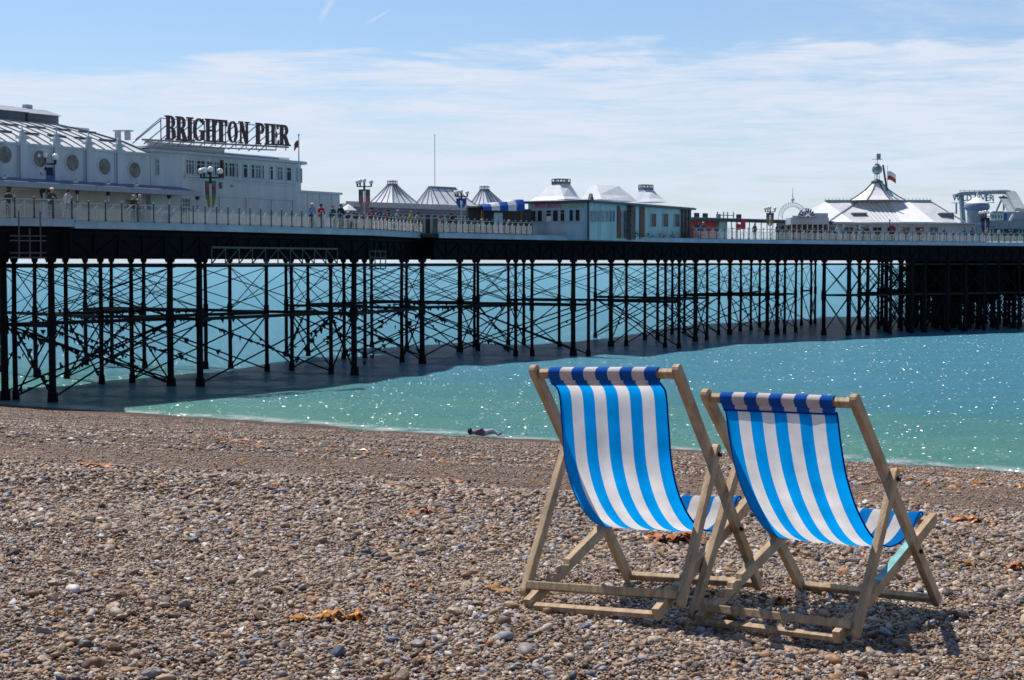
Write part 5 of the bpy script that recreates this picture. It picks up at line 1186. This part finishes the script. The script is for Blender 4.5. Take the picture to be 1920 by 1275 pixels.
one(arch, 'spire', white, lambda b: (b.tube((c.x, D_a, top.z), (c.x, D_a, zs), .08, .03, 6), b.ball((c.x, D_a, top.z+.4), .25, 8)))
D_b = 214; c = at_y(1512, 408, D_b); rb_ = 16*D_b/3000
dome = thing('domed_kiosk', (c.x, D_b, DECK), 'small kiosk with a dark blue sunburst dome in front of the white pavilion', 'kiosk')
navy = mat('navy_dome', (.03, .05, .14), .4, .2, 2)
def dome_(b):
    n = 16
    b.lathe((c.x, D_b, c.z), [(rb_, 0), (rb_*.98, rb_*.35), (rb_*.80, rb_*.72), (rb_*.5, rb_*1.0), (.001, rb_*1.12)], 20)
one(dome, 'dome_shell', navy, dome_, True)
def rays(b):
    for k in range(9):
        a = math.pi*(k+.5)/9; b.bar((c.x+.2*math.cos(a), D_b-rb_-.05, c.z+.2*math.sin(a)), (c.x+rb_*.95*math.cos(a), D_b-rb_*.5-.05, c.z+rb_*1.05*math.sin(a)), .10, .10)
one(dome, 'sunburst_ribs', roofw, rays)
one(dome, 'walls', white, lambda b: (b.box(c.x-2.1, c.x+3.0, D_b, D_b+4, c.z-.9, c.z), b.box(c.x-1.9, c.x+1.0, D_b-.3, D_b-.01, c.z-.1, c.z+.25), b.box(c.x+.8, c.x+2.9, D_b+.1, D_b+3.5, c.z+.01, c.z+.6)))
for k in range(8): one(dome, 'column', white, lambda b: b.tube((c.x-2+k*.7, D_b-.2, DECK), (c.x-2+k*.7, D_b-.2, c.z-.9), .09, n=6))
one(dome, 'dark_interior', brownm, lambda b: b.box(c.x-2, c.x+2.9, D_b+1, D_b+1.2, DECK, c.z-.9))
# ---- big pavilion
Dp = 226.
pav = thing('pavilion', (at_y(1660, 420, Dp).x, Dp+6, DECK), 'large white roofed pavilion with a tent shaped tower and silver ball', 'building')
def Q(px, py, D): p = at_y(px, py, D); return p
ze_p = Q(1660, 417, Dp).z; e0 = Q(1505, 417, Dp); e1 = Q(1838, 417, Dp)
rz = Q(1650, 379, Dp+9).z
# plan: front eave, ridge further back, hips left and right, with three cross gables on the front slope
A = Vector((Q(1464, 414, Dp+9).x, Dp+12, ze_p)); B_ = Vector((e0.x+1.0, Dp, ze_p)); C_ = Vector((e1.x-3, Dp+1, ze_p)); D4 = Vector((e1.x+1, Dp+16, ze_p)); r0 = Vector((Q(1547, 377, Dp+9).x, Dp+9, rz)); r1 = Vector((Q(1745, 381, Dp+9).x, Dp+9, rz))
v1_ = Vector((Q(1600, 417, Dp).x, Dp, ze_p)); v2_ = Vector((Q(1652, 417, Dp).x, Dp, ze_p)); v3_ = Vector((Q(1752, 417, Dp).x, Dp, ze_p))
m1_ = Vector((Q(1608, 380, Dp+8.9).x, Dp+8.9, rz)); m2_ = Vector((Q(1705, 381, Dp+8.9).x, Dp+8.9, rz))
b = MB(); b.add([A, B_, r0, D4+Vector((0, 0, 0)), r1, C_], [(0, 1, 2), (3, 4, 5), (0, 2, 4, 3)]); b.add([B_, v1_, m1_, r0], [(0, 1, 2, 3)]); b.add([v1_, v3_, m2_, m1_], [(0, 1, 2, 3)]); b.add([v3_, C_, r1, m2_], [(0, 1, 2, 3)])
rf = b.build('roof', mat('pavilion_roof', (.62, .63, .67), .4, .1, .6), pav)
# projecting bays with a left and a front facet
def bay(x0, xv, x1, rx0, rx1, m, nm):
    a = Vector((Q(x0, 417, Dp).x, Dp-.06, ze_p+.01)); v = Vector((Q(xv, 417, Dp-3).x, Dp-3, ze_p+.01)); c_ = Vector((Q(x1, 417, Dp).x, Dp-.06, ze_p+.01)); ra_ = Vector((Q(rx0, 378, Dp+8.8).x, Dp+8.6, rz+.05)); rb2 = Vector((Q(rx1, 378, Dp+8.8).x, Dp+8.6, rz+.05))
    b = MB(); b.add([a, v, ra_], [(0, 1, 2)]); b.add([v, c_, rb2, ra_], [(0, 1, 2, 3)]); return b.build(nm, m, rf)
b = MB(); o = MB()
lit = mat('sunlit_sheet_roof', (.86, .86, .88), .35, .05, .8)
def strip(x0, x1, rx0, rx1, m, nm, lift):
    P_ = [Vector((Q(x0, 417, Dp).x, Dp-.05, ze_p+lift)), Vector((Q(x1, 417, Dp).x, Dp-.05, ze_p+lift)), Vector((Q(rx1, 379, Dp+9).x, Dp+8.9, rz+lift)), Vector((Q(rx0, 379, Dp+9).x, Dp+8.9, rz+lift))]
    b = MB(); b.prism(P_, (0, 0, .03)); return b.build(nm, m, rf)
strip(1505, 1600, 1547, 1548, lit, 'sunlit_roof_strip', .03); strip(1690, 1752, 1667, 1705, lit, 'sunlit_roof_strip', .03)  # paler strips paint sunlit facets onto the front slope
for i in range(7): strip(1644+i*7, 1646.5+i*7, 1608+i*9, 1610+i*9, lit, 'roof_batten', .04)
b = MB(); b.bar(r0+Vector((0, 0, .15)), r1+Vector((0, 0, .15)), .5, .35); b.bar(r1+Vector((0, 0, .1)), C_+Vector((2, 3, .1)), .15, .15); b.bar(m1_+Vector((0, 0, .1)), v1_+Vector((-3.5, 0, .1)), .22, .15)
for k in range(30): q = r0.lerp(r1, k/29); b.bar(q, q+Vector((0, 0, .65)), .05)
b.build('ridge_capping', mat('ridge_grey', (.28, .31, .37), .5), rf)
one(pav, 'wall', white, lambda b: b.box(e0.x+1, e1.x-.5, Dp+.6, Dp+14, DECK, ze_p-.05)); one(pav, 'eaves_band', white, lambda b: b.box(e0.x+.6, e1.x+.2, Dp-.2, Dp+1, ze_p-.25, ze_p-.06))
x = e0.x+2; k = 0
while x < e1.x-6:
    fr = Fr((x, Dp+.58), (1, 0)); window(fr, pav, 0, 1.3, DECK+.3, ze_p-.6, 0, 0 if k % 2 else 1, .75, gm=(glass, glassl, brownm, glassl, glass)[k % 5]); one(pav, 'column', white, lambda b: b.tube((x-.35, Dp, DECK), (x-.35, Dp, ze_p-.25), .09, n=6)); x += 2.0; k += 1
for px in (1612, 1775):
    p = Q(px, 404, Dp+3.5)
    def dorm(b): b.box(p.x-1.0, p.x+.9, p.y-.6, p.y+2.5, p.z-.8, p.z+.3)
    one(rf, 'dormer', mat('dormer_grey', (.12, .15, .2), .5), dorm); one(rf, 'dormer_roof', lit, lambda b: b.box(p.x-1.3, p.x+.9, p.y-.9, p.y+2.5, p.z+.31, p.z+.42))
# tent tower
ct = Q(1644, 376, Dp+8); tz0 = rz+.2; tz1 = Q(1644, 342, Dp+8).z; n = 8; R0 = 54*(Dp+8)/3000; R1 = 9*(Dp+8)/3000
vs = []
for j, (s, rr_) in enumerate([(0, R0), (.25, R0*.72), (.55, R0*.45), (.82, R0*.27), (1, R1)]):
    for i in range(n): t_ = 2*math.pi*(i+.35)/n; vs.append((ct.x+rr_*math.cos(t_), ct.y+rr_*.8*math.sin(t_), tz0+(tz1-tz0)*s))
b = MB(); b.v = vs
for j in range(4):
    for i in range(n): b.f.append([j*n+i, j*n+(i+1) % n, (j+1)*n+(i+1) % n, (j+1)*n+i]); b.m.append(0)
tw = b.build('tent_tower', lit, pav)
b = MB()
for i in range(n):
    for j in range(4): b.bar(Vector(vs[j*n+i])+Vector((0, 0, .06)), Vector(vs[(j+1)*n+i])+Vector((0, 0, .06)), .16, .1)
b.build('tower_ribs', roofl, tw)
one(tw, 'tower_cap', roofl, lambda b: b.lathe((ct.x, ct.y, tz1), [(R1*1.2, -.1), (R1*1.25, .15), (R1*.5, .4), (.1, .5)], 12))
bz = Q(1644, 318, Dp+8).z; rB = 9.5*(Dp+8)/3000
one(tw, 'ball_struts', white, lambda b: [b.tube((ct.x+.35*math.cos(a), ct.y+.35*math.sin(a), tz1+.3), (ct.x+.3*math.cos(a), ct.y+.3*math.sin(a), bz-rB*.8), .045, n=5) for a in (0, 1.57, 3.14, 4.7)])
bl = one(tw, 'silver_ball', mat('mirror_ball', (.30, .40, .42), .25, .3, 6, metal=.7), lambda b: b.lathe((ct.x, ct.y, bz), [(rB*math.sin(math.pi*k/12), -rB*math.cos(math.pi*k/12)) for k in range(13)], 20))
zt_ = Q(1646, 288, Dp+8).z
one(bl, 'ball_finial', grey, lambda b: (b.tube((ct.x, ct.y, bz+rB), (ct.x, ct.y, zt_), .05, n=5), b.box(ct.x-.1, ct.x+.5, ct.y-.03, ct.y+.03, zt_-.9, zt_), b.bar((ct.x-.8, ct.y, bz+rB+.75), (ct.x+.8, ct.y, bz+rB+.75), .05), b.bar((ct.x-.3, ct.y, bz+rB), (ct.x+.3, ct.y, bz+rB+.01), .25)))
p0 = Q(1661.5, 345, Dp+6); p1 = Q(1655.5, 309, Dp+6); one(tw, 'leaning_pole', mat('dark_gutter', (.05, .07, .1)), lambda b: b.tube(p0-Vector((-.15, 0, 1)), p1, .16, .14, 6))
# ---- log flume ride, saucer roof and far right sheds
Df = 262.
fl = thing('log_flume', (Q(1850, 430, Df).x, Df, DECK), 'grey raised water ride track with tall letters and a steep drop at the far right', 'ride')
pale = mat('ride_steel', (.34, .38, .42), .5, .15); 
def trk(b):
    pts = [Q(1792, 367, Df), Q(1800, 363.5, Df), Q(1835, 362, Df), Q(1870, 360.5, Df), Q(1892, 360.5, Df), Q(1896, 363, Df-1), Q(1904, 377, Df-3), Q(1913, 393, Df-6), Q(1945, 400, Df-8)]
    for i in range(len(pts)-1): b.bar(pts[i], pts[i+1], 1.6, .55)
    for i in range(4, 8): b.bar(pts[i]+Vector((-1.1, 0, -.8)), pts[i+1]+Vector((-1.1, 0, -.8)), 1.2, .25)
one(fl, 'track', pale, trk)
for xa, ya, xb, yb in ((1803, 365, 1806, 430), (1881, 368, 1868, 396), (1882, 366, 1882, 395), (1849, 362, 1849, 378)): one(fl, 'support', pale, lambda b: b.bar(Q(xa, ya, Df), Q(xb, yb, Df), .45 if xa < 1810 else .25))
one(fl, 'support', pale, lambda b: b.prism([Q(1799, 368, Df+1), Q(1807, 368, Df+1), Q(1812, 425, Df+1), Q(1803, 425, Df+1)], (0, .5, 0)))
one(fl, 'track_rail', pale, lambda b: [b.bar(Q(1800+i*9, 356, Df), Q(1800+i*9, 363, Df), .07) for i in range(11)]+[b.bar(Q(1800, 357.5, Df), Q(1890, 356, Df), .06)])
fF = Fr((Q(1784, 380, Df-2).x, Df-2), (1, 0)); one(fl, 'sign_frame', pale, lambda b: (b.bar(Q(1784, 380.5, Df-1.8), Q(1864, 380, Df-1.8), .1), b.bar(Q(1793, 381, Df-1.8), Q(1793, 401, Df-1.8), .25), b.bar(Q(1863, 366, Df-1.8), Q(1863, 381, Df-1.8), .1)))
ob = text_mesh('WILD RIVER', 1, .01, 'x', pale, fl, Matrix.Identity(4)); w0 = max(v.co.x for v in ob.data.vertices)+fl.location.x; bpy.data.objects.remove(ob)
text_mesh('WILD RIVER', 1.42, .05, 'ride_lettering', mat('blue_grey_letters', (.10, .15, .24), .5), fl, frmtx(fF, fF.hit(1786, 372)[0], 0, Q(1784, 376.5, Df-2).z, ((1863-1786)*(Df-2)/3000)/(w0*1.42)), .02)
Dq = 246.; sau = thing('saucer_kiosk', (Q(1832, 430, Dq).x, Dq, DECK), 'round pale kiosk under a shiny saucer shaped dome near the water ride', 'kiosk')
cs = Q(1832, 393, Dq); rs = 23*Dq/3000
one(sau, 'drum', mat('drum_grey', (.30, .34, .38), .5, .15), lambda b: b.lathe((cs.x, Dq, 0), [(rs*.78, DECK), (rs*.80, cs.z-.15)], 24)); one(sau, 'saucer_rim', mat('saucer_rim', (.20, .24, .38), .4, .15), lambda b: b.lathe((cs.x, Dq, cs.z), [(rs*.8, -.2), (rs*.98, .1), (rs*1.02, .55), (rs*.9, .95)], 28), True)
one(sau, 'dome_roof', lit, lambda b: b.lathe((cs.x, Dq, cs.z), [(rs*.9, .95), (rs*.62, 1.35), (rs*.25, 1.75), (rs*.08, 1.95), (.03, 2.9)], 28), True)
shed = thing('ride_station', (Q(1890, 430, Df-14).x, Df-14, DECK), 'low grey station buildings at the far right edge with a white banner', 'building')
Ds = Df-14
def bxp(b, x0, y0, x1, y1, D, dp): a = Q(x0, y1, D); c = Q(x1, y0, D); b.box(a.x, c.x, D, D+dp, min(a.z, c.z), max(a.z, c.z))
one(shed, 'wall', grey, lambda b: bxp(b, 1853, 413, 2000, 429, Ds, 8)); one(shed, 'upper_block', mat('station_block', (.33, .38, .44), .5, .1, 1), lambda b: (bxp(b, 1882, 397, 2000, 412.8, Ds+1, 7), bxp(b, 1855, 396, 1882, 398.5, Ds+1, 5)))
one(shed, 'open_front', mat('dim_interior', (.1, .1, .12)), lambda b: bxp(b, 1853, 429.2, 2000, 452, Ds+2, 5)); one(shed, 'banner', whitec, lambda b: bxp(b, 1857, 400, 1881, 412, Ds-.2, .1))
for px in (1861, 1866, 1872, 1877): one(shed, 'banner_mark', glassl, lambda b: bxp(b, px, 403, px+2.2, 409, Ds-.25, .03))
one(shed, 'blue_panel', bluec, lambda b: bxp(b, 1883, 400, 1888, 412, Ds+.8, .1)); p0 = Q(1893, 414, Ds-1); p1 = Q(1900, 402, Ds-1); one(shed, 'white_beam', lit, lambda b: b.bar(p0, p1, .3))
for k, px in enumerate(range(1856, 1925, 6)): one(shed, 'column', (white, aqua, brownm)[k % 3], lambda b: bxp(b, px, 429.2, px+1.6, 452, Ds+.5, .2))
# ================================================================== LAMPS
bnm = {}
def lamp(px, pyg, D, label, cols, by0, by1, bw, globes=((-1, 0, .0), (-.55, .7, .05), (0, 0, .12), (1, 0, 0)), leafy=False, sc_=1.0, stem=white):
    p = at_y(px, pyg, D); zg_ = p.z; r = .20*sc_; root = thing('street_lamp', (p.x, D, DECK), label, 'lamp', 'globe lamps along the pier')
    one(root, 'post', stem, lambda b: (b.tube((p.x, D, DECK), (p.x, D, DECK+.5), .13, .10, 8), b.tube((p.x, D, DECK+.5), (p.x, D, zg_-.35), .065, .05, 8)))
    arm = one(root, 'cross_arm', blackp, lambda b: [b.bar((p.x+gx*.62*sc_, D-gy*.5, zg_-.42*sc_), (p.x, D, zg_-.42*sc_), .07, .09) for gx, gy, gz_ in globes]+[b.tube((p.x+gx*.62*sc_, D-gy*.5, zg_-.45*sc_), (p.x+gx*.62*sc_, D-gy*.5, zg_-r*.9+gz_), .06, .09, 6) for gx, gy, gz_ in globes]+[b.tube((p.x, D, zg_-.8*sc_), (p.x, D, zg_-.3*sc_), .10, .08, 8)])
    for gx, gy, gz_ in globes: one(arm, 'globe', globem, lambda b: b.lathe((p.x+gx*.62*sc_, D-gy*.5, zg_+gz_), [(r*math.sin(math.pi*k/8), -r*math.cos(math.pi*k/8)) for k in range(9)], 12), True)
    if cols:
        z1 = at_y(px, by0, D).z; z0 = at_y(px, by1, D).z; ms = [mat('banner_%s' % ('%02d%02d%02d' % tuple(int(q*99) for q in c)), c, .7, .25, 3) for c in cols]; w = bw*D/3000
        for s in (-1, 1):
            b = MB(); n = 12; vs = []
            for i in range(n+1):
                t_ = i/n; x0 = .08; x1 = x0+w*(1-.75*max(0, t_-.45)**1.3/.45)
                for q in (x0, (x0+x1)/2, x1): vs.append((p.x+s*q, D-.05*math.sin(t_*6+q*4), z1+(z0-z1)*t_))
            for i in range(n):
                for k in range(2): b.f.append([i*3+k, (i+1)*3+k, (i+1)*3+k+1, i*3+k+1]); b.m.append(min(int(i/n*len(ms)), len(ms)-1))
            b.v = vs; b.build('banner', ms, root)
    if leafy:
        b = MB()
        for k in range(70):
            c = Vector((p.x-.4*sc_+random.gauss(0, .22), D+random.gauss(0, .2), zg_-.85*sc_+random.gauss(0, .22))); s = random.uniform(.06, .14); b.add([c, c+Vector((s, 0, s*.3)), c+Vector((.2*s, .02, s))], [(0, 1, 2)])
        b.build('hanging_basket', mat('basket_leaves', (.05, .06, .045), .8, .3), root)
lamp(84, 294, 95, 'tall white globe lamp with blue and purple banners at the left end of the pier', [(.03, .03, .12), (.10, .20, .42), (.12, .22, .45), (.25, .14, .16), (.05, .06, .14)], 314, 374, 13, leafy=True)
lamp(394.5, 321, 104.5, 'white globe lamp with green red and yellow banners before the letter sign building', [(.05, .22, .12), (.50, .05, .10), (.12, .16, .22), (.26, .26, .08), (.38, .33, .03), (.40, .34, .05)], 339, 391, 8)
lamp(683, 341, 137, 'globe lamp with faded pink banners beside the glazed arcade', [(.10, .15, .12), (.40, .16, .20), (.42, .26, .24), (.34, .28, .26)], 355, 400, 9, sc_=.95)
lamp(865, 361, 150, 'small globe lamp with one blue pennant by the middle grey pyramid roof', [(.02, .10, .45), (.02, .10, .45), (.03, .15, .5)], 372, 390, 8, sc_=.9)
lamp(1444, 391, 207, 'globe lamp with blue and yellow banners by the slender arch', [(.06, .12, .25), (.30, .28, .06), (.34, .32, .08)], 399, 424, 6, sc_=1.0)
lamp(1848, 399, 218, 'globe lamp with dark drooping banners near the saucer kiosk', [(.02, .02, .04), (.06, .10, .26), (.03, .03, .07), (.05, .05, .09)], 408, 440, 7, sc_=1.15, leafy=True)
# life buoy boards, telescope
def board(px, y0, y1, D, label, w, name='notice_board', cat='sign', rm_=redm):
    a = at_y(px, y1, D); t_ = at_y(px, y0, D).z; root = thing(name, (a.x, D, DECK), label, cat)
    one(root, 'post', blackp, lambda b: (b.tube((a.x-w/2, D, DECK), (a.x-w/2, D, t_), .05, n=6), b.ball((a.x-w/2, D, t_), .13, 8))); one(root, 'panel', rm_, lambda b: (b.box(a.x-w/2+.06, a.x+w/2, D-.03, D+.03, a.z, a.z+(t_-a.z)*.55), b.box(a.x-w/2+.1, a.x+w/2+.1, D-.028, D+.028, a.z+.1, a.z+(t_-a.z)*.5)))
board(797, 372, 411, 157, 'round topped black post with a red panel just left of the tall mast', .62)
board(1384, 411, 431, 198, 'red board on the far railing right of the turquoise snack bar', .5); board(1672, 413, 435, 213, 'dark red board on the railing in front of the pavilion', .55, rm_=mat('deep_red', (.22, .02, .04), .5))
def kiosk_arch(b):
    pass
lb = thing('life_buoy_case', (at_y(82, 405, 103).x, 96, DECK), 'red and orange life buoy case behind the railing under the leftmost lamp', 'life buoy'); p = at_y(95, 400, 97)
one(lb, 'case', mat('orange_case', (.5, .10, .04), .5, .2), lambda b: b.box(p.x-.15, p.x+.45, 97, 97.3, DECK+.2, p.z-.1)); one(lb, 'top_rail', redm, lambda b: b.box(p.x-1.0, p.x+.5, 97.31, 97.4, p.z-.09, p.z))
p = at_y(75, 398, 97); one(lb, 'cover', grey, lambda b: b.tube((p.x-.5, 97, p.z-.25), (p.x+.45, 97, p.z-.25), .28, n=12))
# umbrella for the kiosk right of the store
um = thing('parasol', (at_y(653, 400, 141).x, 141, DECK), 'white parasol at the right end of the low windowless building', 'parasol'); p = at_y(653, 387, 141)
one(um, 'canopy', whitec, lambda b: b.lathe((p.x, 141, p.z), [(.75, -.35), (.4, -.05), (.02, .2)], 8)); one(um, 'pole', whitec, lambda b: b.tube((p.x, 141, DECK), (p.x, 141, p.z+.1), .03, n=6))
# ================================================================== PEOPLE ON THE DECK
def edge_D(px):
    for i in range(n_-1):
        a, c = E2[i], E2[i+1]; fr = Fr(a, c-a) if (c-a).length > .4 else None
        if EP[i][0] <= px < EP[i+1][0] and fr: u = fr.hit(px, 440)[0]; return fr.pt(u, 0, 0)
def per(px, back, pose, face, sh_, tr, hk, hc, label, h=1.0):
    e_ = edge_D(px); D = e_.y+back; q = at_y(px, 430, D); 
    ang = {'out': math.atan2(-.851, .525)-math.pi/2+math.pi*0, 'in': math.atan2(.851, -.525)+math.pi/2, 'r': math.atan2(.851, .525)-math.pi/2, 'l': math.atan2(.851, .525)+math.pi/2}
    rz_ = {'out': R(180+32), 'in': R(32), 'r': R(-32), 'l': R(148)}[face]
    person((q.x, D, DECK), rz_, pose, sh_, tr, hk, hc, label, h)
per(15, 2.0, 'lean', 'out', (.05, .05, .06), (.05, .05, .07), 'hair', (.03, .02, .02), 'person bending over the railing in black at the left edge', .95)
per(96, .9, 'lean', 'out', (.06, .08, .07), (.10, .12, .2), 'hat', (.6, .56, .5), 'person in a pale sunhat leaning on the railing by the life buoy case')
per(127, 1.2, 'walk', 'r', (.60, .62, .66), (.20, .27, .34), 'hair', (.14, .05, .02), 'person with auburn hair and a white top right of the leftmost lamp')
per(249, .7, 'lean', 'out', (.06, .05, .05), (.10, .16, .22), 'cap', (.5, .46, .42), 'person in a dark top and light cap leaning on the railing below the round windows', .97)
per(260.5, .8, 'lean', 'out', (.32, .30, .33), (.10, .20, .22), 'hair', (.55, .5, .45), 'white haired person beside the dark dressed leaning person')
per(583, .7, 'lean', 'out', (.12, .28, .55), (.03, .05, .12), 'hat', (.5, .46, .34), 'person in a blue shirt and straw hat at the railing')
per(600, .7, 'lean', 'out', (.50, .02, .04), (.30, .30, .32), 'hair', (.02, .02, .02), 'person in a bright red shirt at the railing')
per(624, .7, 'stand', 'out', (.05, .07, .12), (.30, .32, .34), 'cap', (.45, .10, .12), 'person in navy with a red cap right of the red shirted person', .97)
per(637, .7, 'lean', 'out', (.02, .02, .03), (.25, .26, .30), 'hair', (.25, .08, .07), 'person in a black jacket leaning on the railing with reddish hair', 1.04)
per(652, .9, 'sit', 'out', (.10, .04, .18), (.10, .10, .12), 'hair', (.6, .58, .55), 'seated person in purple behind the railing below the white parasol', 1.0)
P5 = [(697, 1.6, 'stand', 'r', (.35, .06, .08), (.1, .1, .14), 'hair', (.05, .03, .02), 'person in dark red by the pink banner lamp'), (712, 2.5, 'walk', 'l', (.05, .08, .2), (.1, .1, .1), 'hair', (.1, .06, .03), 'person in navy walking before the glazed arcade'),
      (728, 2.2, 'stand', 'in', (.12, .06, .04), (.04, .05, .1), 'hair', (.02, .02, .02), 'person in brown with black hair by the left grey roof'), (745, 2.0, 'walk', 'r', (.3, .32, .36), (.03, .03, .05), 'cap', (.4, .4, .4), 'person in a grey top and grey cap before the glazed arcade'),
      (771, 1.5, 'stand', 'out', (.40, .30, .12), (.05, .06, .1), 'hair', (.3, .2, .08), 'fair haired person in a mustard top left of the black post'), (781, 1.4, 'lean', 'out', (.35, .36, .38), (.02, .02, .03), 'hair', (.02, .02, .02), 'dark haired person in pale grey leaning left of the black post'),
      (846, 3.0, 'stand', 'r', (.03, .03, .05), (.03, .03, .05), 'hair', (.03, .02, .02), 'person all in black between the mast and the blue pennant'), (890, 2.2, 'sit', 'out', (.05, .05, .05), (.05, .05, .05), 'hair', (.04, .02, .02), 'seated person in black left of the striped awning'),
      (905, 2.4, 'sit', 'l', (.45, .45, .48), (.05, .05, .1), 'cap', (.5, .5, .5), 'seated person in a pale top under the left edge of the awning'), (953, 2.2, 'sit', 'out', (.1, .1, .12), (.05, .05, .05), 'hair', (.5, .47, .4), 'seated light haired person under the striped awning'),
      (1308, 2.0, 'stand', 'r', (.03, .14, .5), (.04, .05, .1), 'hair', (.3, .2, .1), 'person in a royal blue top right of the snack bar'), (1319, 2.2, 'walk', 'l', (.10, .12, .25), (.05, .05, .08), 'cap', (.6, .6, .6), 'person with a white cap beside the royal blue top'),
      (1415, 2.6, 'stand', 'r', (.03, .05, .05), (.05, .05, .07), 'hair', (.02, .03, .02), 'person in dark green before the open colonnade'), (1458, 2.0, 'walk', 'l', (.04, .05, .12), (.04, .04, .07), 'hair', (.03, .02, .02), 'person in navy right of the blue and yellow bannered lamp'),
      (1570, 1.8, 'stand', 'out', (.52, .52, .5), (.10, .16, .22), 'hair', (.4, .3, .2), 'person in a white top at the railing left of the pavilion'), (1583, 1.6, 'stand', 'r', (.05, .28, .30), (.06, .2, .25), 'hair', (.5, .45, .4), 'person in teal clothes at the railing left of the pavilion'),
      (1605, 1.5, 'lean', 'out', (.04, .08, .09), (.04, .05, .06), 'hair', (.03, .03, .03), 'dark dressed person leaning before the pavilion doors'), (1613, 1.6, 'stand', 'out', (.45, .48, .55), (.06, .06, .08), 'hair', (.45, .4, .35), 'person in a pale shirt beside the dark leaning person'),
      (1627, 1.4, 'lean', 'l', (.06, .05, .05), (.1, .1, .1), 'hair', (.12, .06, .04), 'brown haired person in black leaning left of the pavilion windows'), (1694, 1.6, 'stand', 'r', (.3, .10, .08), (.15, .35, .38), 'hair', (.2, .1, .06), 'person in a rust top and turquoise trousers before the pavilion'),
      (1729, 1.8, 'walk', 'l', (.35, .20, .16), (.05, .05, .06), 'hair', (.06, .03, .02), 'person in a pink brown top before the pavilion windows'), (1770, 1.6, 'stand', 'out', (.1, .12, .2), (.1, .1, .14), 'hair', (.3, .2, .15), 'person in slate blue right of the pavilion windows'),
      (1787, 1.5, 'sit', 'out', (.35, .05, .06), (.04, .05, .09), 'cap', (.3, .03, .04), 'seated person in red at the right of the pavilion'), (1808, 1.6, 'stand', 'l', (.04, .2, .3), (.05, .1, .15), 'hair', (.05, .04, .03), 'person in petrol blue left of the far right lamp'),
      (1823, 1.6, 'stand', 'r', (.05, .05, .09), (.04, .04, .06), 'hair', (.03, .02, .02), 'person in black just left of the far right lamp'), (1851, 1.4, 'walk', 'r', (.35, .22, .15), (.08, .1, .14), 'hair', (.4, .3, .2), 'fair person in a tan top under the far right lamp'),
      (1873, 1.6, 'stand', 'out', (.5, .5, .48), (.05, .05, .08), 'hair', (.1, .05, .04), 'person in white between the far right lamp and the picture edge'), (1895, 1.6, 'stand', 'l', (.04, .05, .1), (.05, .05, .07), 'hair', (.03, .02, .02), 'person in dark blue nearest the right edge of the photo')]
for a in P5: per(*a)
# herring gulls on the verandah roof
for i, (px, lb_) in enumerate(((9, 'white gull standing on the verandah roof at the far left'), (142, 'white gull on the verandah roof below the third round window'), (203, 'white gull on the verandah roof with wings a little raised, near the vent'), (256, 'white gull on the verandah roof below the rightmost round window'))):
    u, z = H_(px, 350, -.9); c = fa.pt(u, -.9, zc+.42); g_ = thing('gull', (c.x, c.y, zc+.3), lb_, 'bird', 'gulls on the verandah roof')
    dx = AX.x*.22; dy = AX.y*.22
    one(g_, 'body', whitec, lambda b: (b.tube((c.x-dx, c.y-dy, c.z-.02), (c.x, c.y, c.z), .03, .10, 8), b.tube((c.x, c.y, c.z), (c.x+dx*.7, c.y+dy*.7, c.z+.05), .10, .05, 8), b.ball((c.x+dx*.95, c.y+dy*.95, c.z+.12), .06, 8), b.tube((c.x, c.y, c.z-.16), (c.x, c.y, c.z-.05), .012, n=4)), True)
    one(g_, 'wing', grey, lambda b: b.tube((c.x-dx*1.3, c.y-dy*1.3, c.z+.0), (c.x+dx*.4, c.y+dy*.4, c.z+.07), .02, .08, 6), True)
for o in [o for o in bpy.data.objects if o.parent is None and o.get('label')]:
    w = o['label'].split()
    if len(w) > 16: print('LONG', o.name, o['label'])
